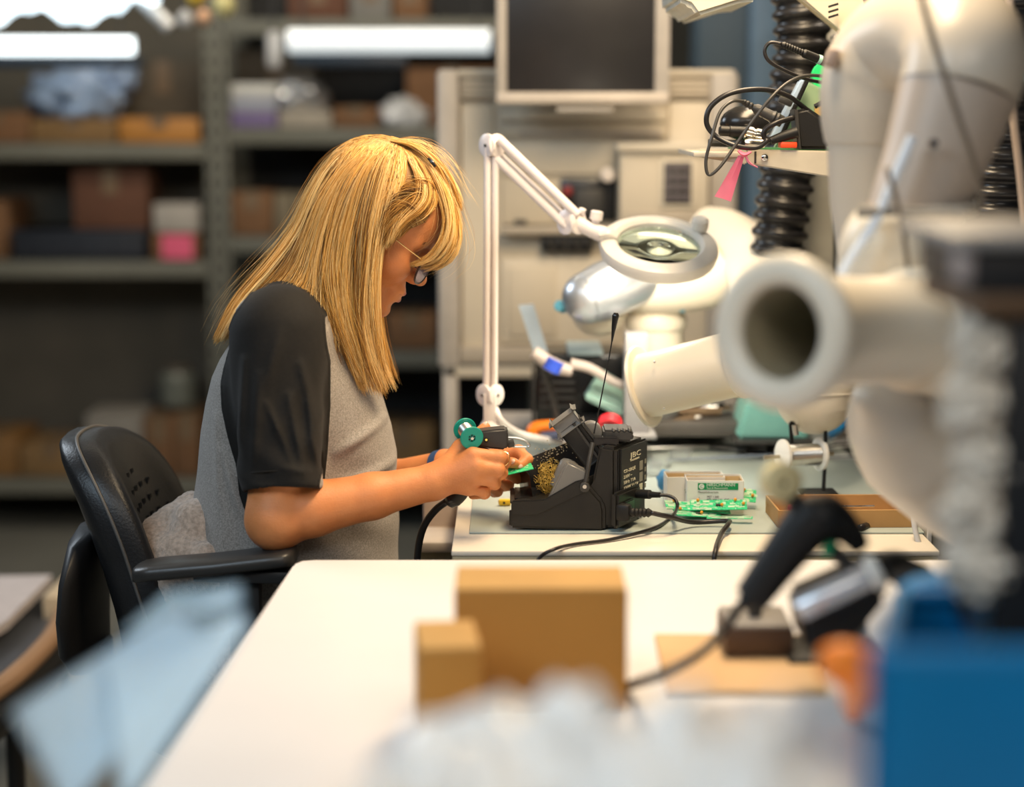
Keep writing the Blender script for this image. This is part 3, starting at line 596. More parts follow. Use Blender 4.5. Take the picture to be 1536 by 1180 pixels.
for px in (664, 1075):
    cbox(px, 552, px+24, 990, YC-.02, .05, MATS['cabinet_post'], 'leg', .004)
cbox(664, 548, 1100, 566, YC-.02, .45, M_cbl, 'shelf_edge', .004)
# door-intercom like box with keypad
t = thing('keypad_unit', 'beige box with a dark keypad fixed to the cabinet front', 'control unit', cpos(1000, 345, YC-.1))
def kb(px0, py0, px1, py1, y, dep, m, name, bev=.003): return cbox(px0, py0, px1, py1, y, dep, m, name, bev, t)
kb(930, 222, 1062, 345, YC-.10, .085, M_cb, 'body', .006); kb(926, 214, 1066, 228, YC-.115, .10, M_cbl, 'lid', .005); kb(990, 238, 1044, 312, YC-.106, .01, M_cbl, 'key_frame'); kb(996, 243, 1037, 306, YC-.109, .01, M_dark, 'key_field')
for r in range(4):
    for c_ in range(3): kb(999+c_*13, 246+r*15, 1008+c_*13, 256+r*15, YC-.113, .006, mat('key_grey', (.12, .10, .11), .4), 'key', .001)
kb(938, 318, 1056, 342, YC-.104, .01, M_cbd, 'lower_strip')
# monitor in front
t = thing('monitor', 'dark switched-off monitor with a grey bezel above the cabinet', 'monitor', W(872, 158, 3.95)); mon = t; YM = 3.95
M_bez = mat('bezel_grey', (.42, .385, .34), .4)
def mb(px0, py0, px1, py1, y, dep, m, name, bev=.003): return cbox(px0, py0, px1, py1, y, dep, m, name, bev, mon)
mb(744, -170, 1004, 156, YM+.012, .04, M_bez, 'rear_shell', .01)
mb(744, -170, 760, 140, YM, .02, M_bez, 'bezel_side'); mb(985, -170, 1004, 140, YM, .02, M_bez, 'bezel_side'); mb(744, 138, 1004, 156, YM-.002, .024, mat('bezel_warm', (.52, .46, .39), .4), 'bezel_bottom', .006); mb(744, -170, 1004, -150, YM, .02, M_bez, 'bezel_top')
mb(760, -150, 985, 138, YM+.006, .01, mat('screen_off', (.022, .021, .022), .3), 'screen', .001)
b = NB(); q = W(874, 60, YM); box(b, (q.x, YM+.10, q.z), (.08, .10, .08), bev=.005); box(b, (q.x, YM+.17, (1.45+q.z)/2), (.05, .05, q.z-1.40), bev=.005); obj('mount', b, M_dark, mon)
mb(835, 160, 920, 168, YM+.01, .03, M_bez, 'cable_bar', .002)
# things behind/at the rear of the bench
t = thing('power_supply', 'black instrument case at the rear of the bench behind the station', 'instrument', W(870, 640, 3.55))
def pb(px0, py0, px1, py1, y, dep, m, name, bev=.004): return cbox(px0, py0, px1, py1, y, dep, m, name, bev, t)
pb(804, 532, 940, 652, 3.50, .14, M_blackg, 'case', .006)
for k in range(6): pb(812, 548+k*12, 862, 552+k*12, 3.494, .008, M_dark, 'vent_slat', .001)
pb(852, 524, 905, 534, 3.48, .14, mat('pale_blue_lid', (.36, .46, .48), .4), 'pale_lid'); pb(798, 560, 802, 650, 3.5, .1, M_dark, 'side_plate', .001)
t = thing('grey_bracket', 'grey upright metal plate left of the tilted exhaust tube', 'bracket', W(945, 650, 3.3)); cbox(938, 500, 972, 656, 3.30, .05, mat('plate_grey', (.36, .35, .35), .45), 'plate', .003, t); cbox(930, 652, 985, 659, 3.28, .1, MATS['plate_grey'], 'foot', .002, t)
t = thing('probe_arm', 'pale jointed probe arm with a blue ring behind the lamp stand', 'arm', W(840, 560, 3.35))
M_pale = mat('pale_grip', (.58, .50, .45), .4)
b = NB(); tube(b, [W(800, 528, 3.35), W(830, 548, 3.35), W(858, 556, 3.35)], [.012, .014, .011], 12, 3); obj('grip', b, M_pale, t)
b = NB(); cyl(b, W(826, 556, 3.34), W(834, 540, 3.34), .016, 16); obj('blue_ring', b, mat('royal_blue', (.05, .12, .75), .4), t)
b = NB(); tube(b, [W(856, 545, 3.35), W(885, 552, 3.35), W(915, 570, 3.36), W(940, 580, 3.36)], [.010, .009, .008, .008], 10, 3); obj('upper_link', b, M_pale, t)
b = NB(); tube(b, [W(812, 545, 3.36), W(830, 600, 3.4), W(838, 648, 3.4)], .006, 8, 3); obj('support_rod', b, M_dark, t)
t = thing('pale_blue_strip', 'pale blue plastic strip sticking up behind the probe arm', 'strip', W(800, 525, 3.45)); b = NB(); prism(b, [W(778, 458, 3.45), W(800, 456, 3.45), W(822, 528, 3.45), W(802, 532, 3.45)], (0, .004, 0)); obj('strip', b, mat('pale_blue', (.42, .52, .62), .4), t)
b = NB(); box(b, W(812, 536, 3.45), (.03, .012, .02), bev=.002); obj('clip', b, M_dark, t)
t = thing('teal_instrument', 'tilted pale teal instrument face behind the thin black whip', 'instrument', W(905, 640, 3.4)); b = NB()
prism(b, [W(902, 556, 3.42), W(944, 582, 3.42), W(942, 622, 3.36), W(930, 626, 3.36), W(876, 598, 3.36)], (0, .04, 0)); bevel_all(b, .004); obj('face', b, mat('pale_teal', (.33, .53, .46), .4), t)
for k in range(3):
    b = NB(); tube(b, [W(892+k*-3, 578+k*9, 3.385-.012*k), W(934+k*1, 600+k*9, 3.385-.012*k)], .0012, 5, 1); obj('groove', b, mat('teal_line', (.48, .66, .60), .4), t)
b = NB(); box(b, W(900, 640, 3.42), (.07, .05, .04), bev=.004); obj('stand', b, M_black, t)
t = thing('red_tape_roll', 'glossy red tape roll behind the station top', 'tape', W(915, 648, 3.2)); q = W(914, 640, 3.2); b = NB(); lathe(b, q+Vector((0, -.012, -.002)), (.1, .8, .5), [(0, .014), (0, .021), (.018, .021), (.018, .014), (0, .014)], 28, caps=False); obj('roll', b, M_red, t)
t = thing('pliers', 'orange and dark blue pliers lying behind the lamp cable', 'pliers', WZ(825, 655, ZM)); zz = ZM+.03
b = NB(); tube(b, [W(798, 655, 3.38), W(800, 643, 3.38), W(815, 639, 3.38), W(838, 640, 3.38), W(862, 650, 3.38)], .011, 10, 5); obj('handle', b, M_orange, t)
b = NB(); tube(b, [W(812, 655, 3.36), W(840, 652, 3.36), W(880, 656, 3.36)], .009, 10, 4); obj('handle', b, mat('navy_grip', (.05, .06, .12), .4), t)
b = NB(); tube(b, [W(862, 652, 3.38), W(885, 656, 3.38)], [.010, .003], 8, 1); obj('jaw', b, M_steel, t)
# teal bin block under the tubes, tools heap
t = thing('teal_case', 'sea-green plastic case standing behind the wire stand', 'case', W(1150, 664, 3.35)); b = NB()
prism(b, [W(1106, 658, 3.35), W(1120, 606, 3.35), W(1126, 600, 3.35), W(1190, 600, 3.35), W(1215, 660, 3.35)], (0, .12, 0)); bevel_all(b, .006); obj('shell', b, M_teal, t)
b = NB(); a = W(1106, 663, 3.34); c = W(1215, 663, 3.34); box(b, ((a.x+c.x)/2, 3.40, a.z), (c.x-a.x+.01, .14, .008), bev=.002); obj('base_rim', b, M_dark, t)
M_wood = mat('bin_wood', (.20, .13, .07), .7)
ORD = ('first', 'second', 'third', 'fourth', 'fifth', 'sixth', 'seventh', 'eighth', 'ninth', 'tenth', 'eleventh', 'twelfth', 'thirteenth', 'fourteenth', 'fifteenth', 'sixteenth')
for k in range(16):
    px, py = 990+k*7.2, random.uniform(606, 640); a = random.uniform(-.35, .35); L = random.uniform(.04, .09); q = W(px, py, random.uniform(3.42, 3.6)); m_ = random.choice([M_dark, M_black, M_steel, MATS['grey_white'], M_blackg, M_wood])
    t = thing('loose_tool', '', 'tool', q); b = NB(); d = Vector((math.cos(a), random.uniform(-.3, .3), math.sin(a)*.6)); r = random.uniform(.004, .009)
    tube(b, [q-d*L/2, q, q+d*L/2], [r*.6, r, r*.8], 8, 3); obj('grip', b, m_, t); b = NB(); tube(b, [q+d*L/2, q+d*L*.75], [r*.5, r*.3], 6, 1); obj('tip', b, M_steel, t)
    t['label'] = '%s tool from the left in the heap of hand tools behind the bench mat' % ORD[k]; t['group'] = 'hand tools heaped at the rear of the bench'
a, c = W(975, 632, 3.4), W(1110, 654, 3.4); b = NB(); box(b, ((a.x+c.x)/2, 3.5, (a.z+c.z)/2), (c.x-a.x, .22, a.z-c.z), bev=.004); tag(obj('tool_tray', b, mat('tray_dark', (.10, .09, .08), .5)), 'dark shallow tray holding the heap of tools', 'tray')
t = thing('worktop_riser', 'low grey-beige riser shelf along the rear of the bench', 'shelf', (.3, 3.7, ZD)); a, c = WZ(745, 655, ZD), WZ(1400, 655, ZD); b = NB(); box(b, ((a.x+c.x)/2, yB+.02, ZD+.012), (c.x-a.x, .18, .02), bev=.003); obj('board', b, mat('riser_grey', (.35, .32, .29), .5), t)
for x in (a.x+.03, c.x-.03): b = NB(); box(b, (x, yB+.06, ZD-.08), (.03, .06, .16)); obj('bracket', b, M_dark, t)
# ================================================================== magnifier lamp
YL = 3.12
t = thing('magnifier_lamp', 'white articulated magnifying lamp with a lit round head above the bench', 'lamp', WZ(735, 727, ZM)); lamp = t
def L_(px, py, dy=0.): return W(px, py, YL+dy)
zl = WZ(735, 727, ZM); foot = Vector((L_(735, 640).x, YL, ZM))
b = NB(); box(b, foot+Vector((0, 0, .012)), (.075, .075, .022), bev=.006); box(b, foot+Vector((0, 0, .03)), (.05, .05, .02), bev=.006); obj('clamp', b, M_lampw, t)
b = NB(); cyl(b, foot+Vector((0, 0, .03)), L_(735, 632), .012, 18); lathe(b, L_(735, 655), (0, 0, 1), [(0, .024), (.01, .022), (.028, .012)], 20); obj('stem', b, M_lampw, t)
for k, dx in enumerate((-5.5, 6)):
    b = NB(); cyl(b, L_(735+dx, 602), L_(737+dx*1.05, 216), .0058, 12); obj('pole_bar', b, M_lampw, t)
b = NB(); a = L_(736, 600, .006); c = L_(738, 225, .006); box(b, (a+c)/2, (.018, .006, (c-a).length), bev=.002); obj('pole_channel', b, mat('lamp_shade_grey', (.60, .56, .56), .4), t)
def knuckle(px, py, r, h, name='joint', n=2, dx=7):
    b = NB()
    for s in (-1, 1):
        q = L_(px+s*dx, py); d = Vector((.35*s, -1, 0)).normalized()
        lathe(b, q, (s, -.9, 0), [(0, r*.96), (.001, r), (.005, r), (.006, r*.9)], 28)
    obj(name, b, M_lampw, t); b = NB()
    for s in (-1, 1): q = L_(px+s*dx, py)+Vector((s, -.9, 0)).normalized()*.006; lathe(b, q, (s, -.9, 0), [(0, .0035), (.002, .003)], 12)
    obj('screw', b, M_chrome, t)
knuckle(735, 592, .018, 0, 'lower_joint'); knuckle(738, 218, .019, 0, 'upper_joint', dx=5)
b = NB(); box(b, L_(735, 612), (.022, .022, .055), bev=.004); obj('yoke', b, M_lampw, t)
for (x0, y0_, x1, y1_, r, dy) in ((748, 208, 866, 322, .0078, -.01), (744, 238, 852, 342, .0070, -.0)):
    b = NB(); tube(b, [L_(x0, y0_, dy), L_(x1, y1_, dy)], r, 12, 1); obj('arm_bar', b, M_lampw, t)
b = NB(); tube(b, [L_(752, 232, .012), L_(856, 330, .012)], .0035, 8, 1); obj('arm_spring', b, MATS['lamp_shade_grey'], t)
q = L_(858, 333)
for s in (-6, 6):
    b = NB(); c = L_(858+s, 333); lathe(b, c, (math.copysign(1, s), -.8, .1), [(0, .019), (.001, .021), (.006, .021), (.007, .019)], 26); obj('elbow_plate', b, M_lampw, t)
    b = NB(); lathe(b, c+Vector((math.copysign(1, s), -.8, .1)).normalized()*.007, (math.copysign(1, s), -.8, .1), [(0, .004), (.002, .0035)], 12); obj('screw', b, M_chrome, t)
b = NB(); tube(b, [L_(862, 332), L_(880, 342), L_(906, 352)], [.013, .012, .014], 12, 4, flat=(1, 1)); obj('head_bracket', b, M_lampw, t)
b = NB(); a = L_(893, 334); lathe(b, a, (.15, 0, 1), [(0, .006), (.004, .007), (.005, .0105), (.018, .0105), (.020, .008)], 20); obj('lock_knob', b, M_lampw, t)
b = NB(); a = L_(872, 320); lathe(b, a, (.3, -.3, 1), [(0, .006), (.008, .006), (.009, .004)], 16); obj('stud', b, M_lampw, t)
# head ring: an annulus seen from above, tilted
hc = L_(988, 372); nax = Vector((.06, -.42, .90)).normalized(); RO, RI = .099, .069
hx, hy, hz = frame_of(nax)
b = NB(); lathe(b, hc, nax, [(-.018, RI), (-.018, RO-.012), (-.012, RO-.003), (.0, RO), (.008, RO-.002), (.013, RO-.010), (.014, RI+.006), (.009, RI), (-.018, RI)], 64, caps=False); obj('head_ring', b, M_white, t)
b = NB(); lathe(b, hc-nax*.0185, nax, [(0, RI+.006), (-.001, RI+.008), (-.001, RO-.018), (0, RO-.016)], 64, caps=False); obj('light_ring', b, mat('led_glow', (1, 1, 1), .4, emit=(1, .93, .80), estr=5.0), t)
b = NB(); prf = [(-.0035, .001)]+[(-.0035-.004*(1-(r/RI)**2), r) for r in (.02, .04, .06, RI)]+[(.002+.004*(1-(r/RI)**2), r) for r in (RI, .06, .04, .02, .001)]
lathe(b, hc, nax, prf, 48); obj('lens', b, mat('lens_glass', (.82, .97, .88), .02, trans=1., ior=1.5), t, smooth=60)
b = NB(); tube(b, [L_(898, 352), L_(912, 350), L_(925, 356)], [.016, .018, .012], 12, 4, flat=(1, .6)); obj('neck', b, M_white, t)
b = NB(); q = L_(1050, 338, .03); lathe(b, q, nax, [(-.005, .014), (.01, .014), (.014, .009)], 20); obj('switch_boss', b, M_white, t)
# area light under the ring so that the head really lights the bench
d = bpy.data.lights.new('lamp_light', 'AREA'); d.shape = 'DISK'; d.size = .16; d.energy = 2.2; d.color = (1, .88, .70); o = bpy.data.objects.new('lamp_light', d); COL.objects.link(o)
o.location = hc-nax*.03; o.rotation_euler = nax.to_track_quat('Z', 'Y').to_euler()
cable([L_(742, 612), L_(752, 632), L_(775, 648, .1), L_(800, 656, .15), W(835, 662, 3.4), WZ(870, 668, ZM+.006)], .0062, 'thick white lamp cable running right from the lamp stem', M_lampw)

# ================================================================== fume extraction arms
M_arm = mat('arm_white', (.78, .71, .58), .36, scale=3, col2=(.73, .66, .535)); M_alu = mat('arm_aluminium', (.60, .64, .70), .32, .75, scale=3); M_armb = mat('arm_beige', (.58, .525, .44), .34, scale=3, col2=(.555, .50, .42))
def duct(pts, r, m, name, par, seg=32, sm=8, caps=True):
    b = NB(); tube(b, pts, r, seg, sm, caps); return obj(name, b, m, par, smooth=60)
# rear arm, behind the lamp head
Y1 = 3.42
t = thing('extraction_arm', 'white and silver exhaust arm joint directly behind the lamp head', 'extraction arm', W(985, 640, Y1)); r1 = t
def q_(px, py, y=Y1): return W(px, py, y)
duct([q_(880, 447, 3.34), q_(905, 437, 3.35), q_(955, 415, 3.40)], [.046, .052, .052], M_alu, 'silver_tube', t, sm=1)
b = NB(); ball(b, q_(898, 462, 3.44), .052, 4); obj('rear_cap', b, M_arm, t, smooth=180); b = NB(); ball(b, q_(882, 446, 3.345), .0465, 4); obj('end_cap', b, M_alu, t, smooth=180)
b = NB(); cyl(b, q_(846, 462, 3.36), q_(838, 458, 3.34), .010, 16, bev=.002); obj('blue_knob', b, mat('knob_blue', (.10, .35, .48), .35), t)
duct([q_(946, 400), q_(965, 422), q_(1010, 424), q_(1060, 418), q_(1090, 405)], [.050, .056, .056, .054, .054], M_arm, 'elbow_tube', t)
duct([q_(985, 430, 3.46), q_(984, 500, 3.46), q_(983, 545, 3.46)], [.052, .050, .056], M_arm, 'lower_tube', t, sm=1)
b = NB(); lathe(b, q_(984, 482, 3.46), (0, 0, 1), [(-.012, .0545), (.0, .057), (.012, .0545)], 32); obj('collar', b, M_arm, t)
duct([q_(983, 545, 3.46), q_(983, 600, 3.46), WZ(983, 650, ZD)], [.056, .05, .05], mat('grey_base_tube', (.40, .40, .40), .4), 'standing_tube', t, sm=1)
b = NB(); cyl(b, q_(1019, 462, 3.40), q_(1026, 461, 3.40), .009, 16); obj('side_knob', b, MATS['knob_blue'], t)
duct([q_(1060, 345, 3.55), q_(1090, 358, 3.5), q_(1130, 390, 3.4), q_(1150, 430, 3.3), q_(1160, 480, 3.2)], [.045, .054, .060, .062, .062], M_arm, 'bend', t)
# middle arm with the tilted open hood
Y2 = 2.95
t = thing('extraction_arm', 'white exhaust arm whose flanged mouth points left over the mat', 'extraction arm', W(1220, 655, Y2)); r2 = t
fa, fb = W(964, 580, 3.00), W(1112, 543, 2.93); ax = (fb-fa).normalized()
b = NB(); lathe(b, fa, ax, [(0, .050), (0, .066), (.003, .067), (.006, .065), (.007, .052), (.03, .0515), ((fb-fa).length, .0515)], 48, caps=False)
obj('mouth_tube', b, M_arm, t)
b = NB(); lathe(b, fa, ax, [(.002, .050), (.02, .0495), ((fb-fa).length, .0495)], 48, caps=False); obj('tube_lining', b, M_armb, t)
for px, py in ((982, 543), (996, 612)):
    b = NB(); q = W(px, py, 2.935); ball(b, q, .0022, 2); obj('rivet', b, M_chrome, t)
duct([fb-ax*.01, W(1150, 535, 3.0), W(1195, 545, 3.05), W(1222, 580, 3.05), W(1224, 610, 3.05)], [.0545, .057, .060, .062, .060], M_arm, 'elbow', t)
b = NB(); lathe(b, fb-ax*.012, ax, [(0, .0535), (.004, .0565), (.016, .0565), (.02, .0535)], 40); obj('collar', b, M_arm, t)
b = NB(); ball(b, W(1222, 598, 3.05), (.062, .062, .058), 4); obj('lower_bowl', b, M_arm, t, smooth=180)
b = NB(); lathe(b, W(1222, 590, 3.05), (0, .1, 1), [(-.004, .0625), (0, .0645), (.004, .0625)], 40); obj('seam_ring', b, M_arm, t)
duct([W(1222, 600, 3.05), W(1300, 560, 3.25), W(1400, 480, 3.4)], .05, M_arm, 'rear_tube', t)
# near arm: open mouth towards us, big inverted U above
t = thing('extraction_arm', 'large blurred beige exhaust arm with round open mouth nearest the camera', 'extraction arm', W(1380, 740, 2.2)); r3 = t
YN = 2.08
ma, mb_ = W(1166, 499, 1.90), W(1392, 494, 2.14); ax = (mb_-ma).normalized(); Lm = (mb_-ma).length
b = NB(); lathe(b, ma, ax, [(.012, .047), (.002, .049), (-.003, .058), (-.002, .070), (.004, .0785), (.012, .081), (.020, .078), (.030, .066), (.045, .060), (Lm*.62, .057), (Lm*.62+.002, .059), (Lm, .060)], 56, caps=False); obj('mouth_flange', b, M_arm, t, smooth=60)
b = NB(); lathe(b, ma, ax, [(.008, .047), (.03, .049), (Lm, .052)], 48, caps=False); lathe(b, ma+ax*Lm*.9, ax, [(0, .05), (.002, .001)], 32, caps=False); obj('mouth_lining', b, mat('arm_inside', (.42, .37, .25), .5), t)
duct([mb_-ax*.03, mb_+ax*.02, W(1425, 500, 2.24), W(1440, 545, 2.28), W(1430, 610, 2.3), W(1435, 700, 2.3)], [.066, .072, .084, .088, .084, .06], M_arm, 'body_elbow', t)
b = NB(); lathe(b, mb_-ax*.05, ax, [(0, .060), (.008, .070), (.03, .072), (.045, .066)], 48); obj('mouth_collar', b, M_arm, t)
duct([W(1290, 590, 2.2), W(1330, 615, 2.24), W(1372, 660, 2.28), W(1440, 715, 2.32), W(1490, 760, 2.3)], [.01, .055, .078, .080, .07], M_armb, 'lower_shell', t)
duct([W(1352, 320, 2.2), W(1345, 365, 2.2), W(1352, 420, 2.22), W(1385, 475, 2.24)], [.050, .066, .074, .078], M_arm, 'neck_cone', t)
b = NB(); lathe(b, W(1384, 318, 2.2), (-.05, 0, 1), [(-.004, .060), (.002, .064), (.010, .062)], 40); obj('neck_ring', b, M_armb, t)
duct([W(1352, 400, 2.2), W(1368, 325, 2.2), W(1405, 230, 2.2), W(1438, 132, 2.205)], [.050, .052, .060, .069], mat('arm_rose', (.52, .44, .37), .42, .1, scale=3), 'front_tube', t)
duct([W(1436, 140, 2.2), W(1446, 95, 2.21), W(1435, 62, 2.25), W(1395, 52, 2.32), W(1345, 70, 2.38), W(1312, 115, 2.4), W(1302, 170, 2.4), W(1300, 215, 2.4)], [.068, .072, .072, .070, .068, .066, .060, .052], M_armb, 'top_bend', t, sm=10)
duct([W(1300, 205, 2.4), W(1300, 300, 2.4), W(1310, 420, 2.4)], [.050, .046, .040], M_armb, 'rear_tube', t, sm=1)
b = NB(); tube(b, [W(1368, 205, 2.12), W(1340, 270, 2.12), W(1312, 335, 2.12), W(1285, 375, 2.12), W(1262, 412, 2.12)], .006, 10, 5); obj('tube_highlight', b, mat('blue_white_highlight', (.82, .90, 1), .2), t)  # pale strip modelled as the blue-white highlight along the tube's left edge
b = NB(); q = W(1313, 317, 2.12); lathe(b, q-Vector((.02, 0, 0)), (1, 0, 0), [(0, .007), (.03, .006), (.08, .0035), (.12, .0035)], 14); obj('clamp_lever', b, mat('lever_grey', (.28, .26, .23), .4), t)
b = NB(); q = W(1400, 215, 2.125); lathe(b, q, (0, -1, 0), [(0, .006), (.004, .005)], 14); obj('side_screw', b, M_chrome, t)
b = NB(); q = W(1262, 92, 2.36); box(b, q+Vector((-.012, 0, .004)), (.014, .02, .024), (0, .35, 0), bev=.004, seg=3); obj('side_lug', b, mat('rose_beige', (.36, .27, .22), .4), t)
b = NB(); tube(b, [W(1378, -20, 2.02), W(1400, 60, 2.05), W(1432, 160, 2.06), W(1462, 250, 2.08), W(1475, 310, 2.1)], .0038, 8, 5); obj('hanging_cord', b, mat('brown_cord', (.20, .16, .12), .5), t)
b = NB(); tube(b, [W(1330, 250, 2.08), W(1352, 330, 2.1), W(1362, 400, 2.12)], .003, 8, 5); obj('thin_cord', b, MATS['brown_cord'], t)
b = NB(); q = W(1470, 700, 2.3); cyl(b, (q.x, q.y, ZD), q, .025, 16); obj('table_stand', b, M_legs, t)

# corrugated black hoses
def hose(pts, r, label, Y):
    P = smooth_path(pts, 40); n = len(P); L = sum((P[i+1]-P[i]).length for i in range(n-1)); pitch = .027
    b = NB(); N = int(L/pitch)*10; Q = []; R = []
    cum = [0]
    for i in range(n-1): cum.append(cum[-1]+(P[i+1]-P[i]).length)
    for k in range(N+1):
        s = k/N*L; i = min(np.searchsorted(cum, s, side='right')-1, n-2); f = (s-cum[i])/(cum[i+1]-cum[i]+1e-9); Q.append(P[i].lerp(P[i+1], f))
        ph = (s/pitch) % 1; R.append(r*(1.0 if .25 < ph < .75 else .84)+r*.0)
    R = [R[k]*.5+.25*(R[max(0, k-1)]+R[min(N, k+1)]) for k in range(N+1)]
    x = None; rings = []
    for i, p in enumerate(Q):
        d = (Q[min(i+1, N)]-Q[max(i-1, 0)]).normalized()
        if x is None: x, y, _ = frame_of(d)
        else: x = (x-d*x.dot(d)).normalized(); y = d.cross(x)
        rings.append([p+(x*math.cos(a)+y*math.sin(a))*R[i] for a in [2*PI*j/28 for j in range(28)]])
    loft(b, rings); return tag(obj('corrugated_hose', b, mat('hose_black', (.016, .016, .018), .28), smooth=50), label, 'hose')
hose([W(1196, -40, 3.3), W(1203, 60, 3.3), W(1192, 160, 3.3), W(1182, 250, 3.3), W(1172, 330, 3.3), W(1166, 400, 3.3), W(1165, 520, 3.3)], .050, 'black corrugated hose hanging left of the big exhaust arm', 3.3)
hose([W(1520, -40, 2.75), W(1512, 80, 2.75), W(1503, 200, 2.75), W(1495, 300, 2.75), W(1490, 420, 2.75)], .052, 'black corrugated hose at the right edge of the picture', 2.75)
hose([W(1330, -60, 2.9), W(1332, -10, 2.9), W(1345, 40, 2.9), W(1370, 90, 2.9), W(1400, 160, 2.9)], .045, 'black corrugated hose showing above the top bend of the near arm', 2.9)
# frame column behind the hose and the shelf it carries
M_colb = mat('column_beige', (.34, .34, .31), .45)
a, c = W(1205, -60, 3.25), W(1262, -60, 3.25); b = NB(); box(b, ((a.x+c.x)/2+.01, 3.42, 1.05), (c.x-a.x+.02, .10, 2.1), bev=.004); tag(obj('bench_column', b, M_colb), 'grey-green bench column right of the hanging black hose', 'column')
b = NB(); a, c = W(1428, -60, 2.95), W(1458, -60, 2.95); box(b, ((a.x+c.x)/2, 2.95, 1.42), (c.x-a.x, .04, 1.34), bev=.002); tag(obj('grey_rail', b, M_colb), 'narrow grey rail at the top behind the near exhaust arm', 'rail')
t = thing('upper_shelf', 'narrow beige steel shelf carrying the tangle of test leads', 'shelf', W(1250, 245, 2.95)); YU = 2.86
a, c = W(1122, 224, YU), W(1330, 262, YU)
b = NB(); P = [W(1122, 224, YU), W(1330, 228, YU), W(1330, 272, YU), W(1245, 266, YU), W(1122, 246, YU)]; prism(b, P, (0, .012, 0)); bevel_all(b, .002); obj('front_lip', b, mat('shelf_beige', (.60, .54, .43), .4), t)
b = NB(); a = W(1040, 222, YU+.02); c = W(1330, 222, YU+.02); box(b, ((a.x+c.x)/2, YU+.15, W(1122, 227, YU).z-.005), (c.x-a.x, .27, .008), bev=.002); obj('shelf_plate', b, MATS['shelf_beige'], t)
b = NB(); P = [W(1048, 224, YU+.05), W(1120, 223, YU+.01), W(1120, 247, YU+.01), W(1050, 236, YU+.05)]; prism(b, P, (0, .01, 0)); bevel_all(b, .002); obj('end_lip', b, MATS['shelf_beige'], t)
b = NB(); q = W(1147, 236, YU-.001); lathe(b, q, (0, -1, 0), [(0, .0055), (.002, .005), (.003, .003)], 18); obj('screw', b, M_chrome, t)
b = NB(); box(b, W(1133, 236, YU-.001), (.003, .002, .018)); obj('lip_seam', b, M_dark, t)
zsh = W(1122, 227, YU).z-.001
# white equipment panels at the very top
t = thing('equipment_cover', 'beige slotted cover hanging at the top beside the near exhaust arm', 'cover', W(1270, 10, 3.05)); b = NB()
prism(b, [W(1178, -20, 3.05), W(1320, -40, 3.0), W(1320, 30, 3.0), W(1292, 66, 3.0), W(1272, 56, 3.02)], (0, .04, 0)); bevel_all(b, .004); obj('shell', b, M_beige, t)
for k in range(3):
    b = NB(); q = W(1250, 8+k*8, 2.998); box(b, q, (.016, .003, .0035), (0, -.3, 0)); obj('slot', b, M_black, t)
b = NB(); prism(b, [W(1250, 50, 3.1), W(1275, 55, 3.1), W(1284, 85, 3.1), W(1262, 90, 3.1)], (0, .05, 0)); bevel_all(b, .004); obj('grey_bracket', b, MATS['grey_white'], t)
t = thing('overhead_lamp', 'white overhead lamp housing edge at the top right of the monitor', 'lamp', W(1080, 0, 2.95)); b = NB()
prism(b, [W(1015, -30, 2.95), W(1136, -40, 2.95), W(1136, 2, 2.95), W(1110, 4, 2.95), W(1046, 24, 2.95), W(1034, 8, 2.95), W(1016, 2, 2.95)], (0, .3, 0)); bevel_all(b, .006); obj('housing', b, mat('housing_cream', (.62, .60, .50), .4), t)
b = NB(); tube(b, [W(1136, -20, 3.1), W(1240, -90, 3.1)], .012, 10, 1); obj('arm', b, M_dark, t)
b = NB(); tube(b, [W(1514, -30, 2.5), W(1518, 80, 2.5), W(1520, 170, 2.5), W(1530, 260, 2.5), W(1540, 360, 2.5)], .0052, 10, 6); tag(obj('cable', b, mat('rose_cable', (.55, .45, .38), .4), smooth=180), 'pale cable hanging down the right edge', 'cable')
b = NB(); cyl(b, W(1536, 98, 2.5), W(1552, 98, 2.5), .022, 20, bev=.004); tag(obj('valve_wheel', b, MATS['knob_blue']), 'teal-blue valve wheel on the right edge near the hanging pale cable', 'valve')

# ------------------------------------------------------------------ leads and plugs on the upper shelf
yT = 2.90
def T(px, py, y=yT): return W(px, py, y)
t = thing('test_lead', 'thick black lead looping in a wide oval over the shelf edge', 'test lead', T(1150, 222))
b = NB(); tube(b, [T(1262, 200, 2.92), T(1215, 168, 2.90), T(1180, 143, 2.88), T(1140, 134, 2.86), T(1095, 140, 2.85), T(1066, 160, 2.85), T(1060, 185, 2.85), T(1075, 205, 2.85), T(1105, 219, 2.84), T(1135, 221, 2.84), T(1152, 210, 2.84)], .0040, 10, 8); obj('lead', b, M_cab, t, smooth=180)
t = thing('test_lead', 'thin dark lead hanging in a long narrow loop below the shelf', 'test lead', T(1090, 222))
b = NB(); tube(b, [T(1115, 152, 2.86), T(1098, 152, 2.84), T(1080, 168, 2.83), T(1068, 205, 2.82), T(1059, 240, 2.82), T(1063, 262, 2.82), T(1080, 250, 2.82), T(1105, 215, 2.83), T(1130, 180, 2.83), T(1158, 145, 2.83), T(1185, 122, 2.85), T(1215, 113, 2.88), T(1262, 118, 2.9)], .0026, 8, 8); obj('lead', b, mat('lead_grey', (.06, .058, .055), .3), t, smooth=180)
b = NB(); d = (T(1172, 182)-T(1113, 152)).normalized(); lathe(b, T(1113, 152, 2.87), d, [(0, .003), (.004, .005)]+[(.006+.003*k, .0058 if k % 2 else .0042) for k in range(5)]+[(.024, .008), (.048, .0085)]+[(.05+.003*k, .0105 if k % 2 else .009) for k in range(5)]+[(.068, .009)], 16); obj('plug', b, M_dark, t)
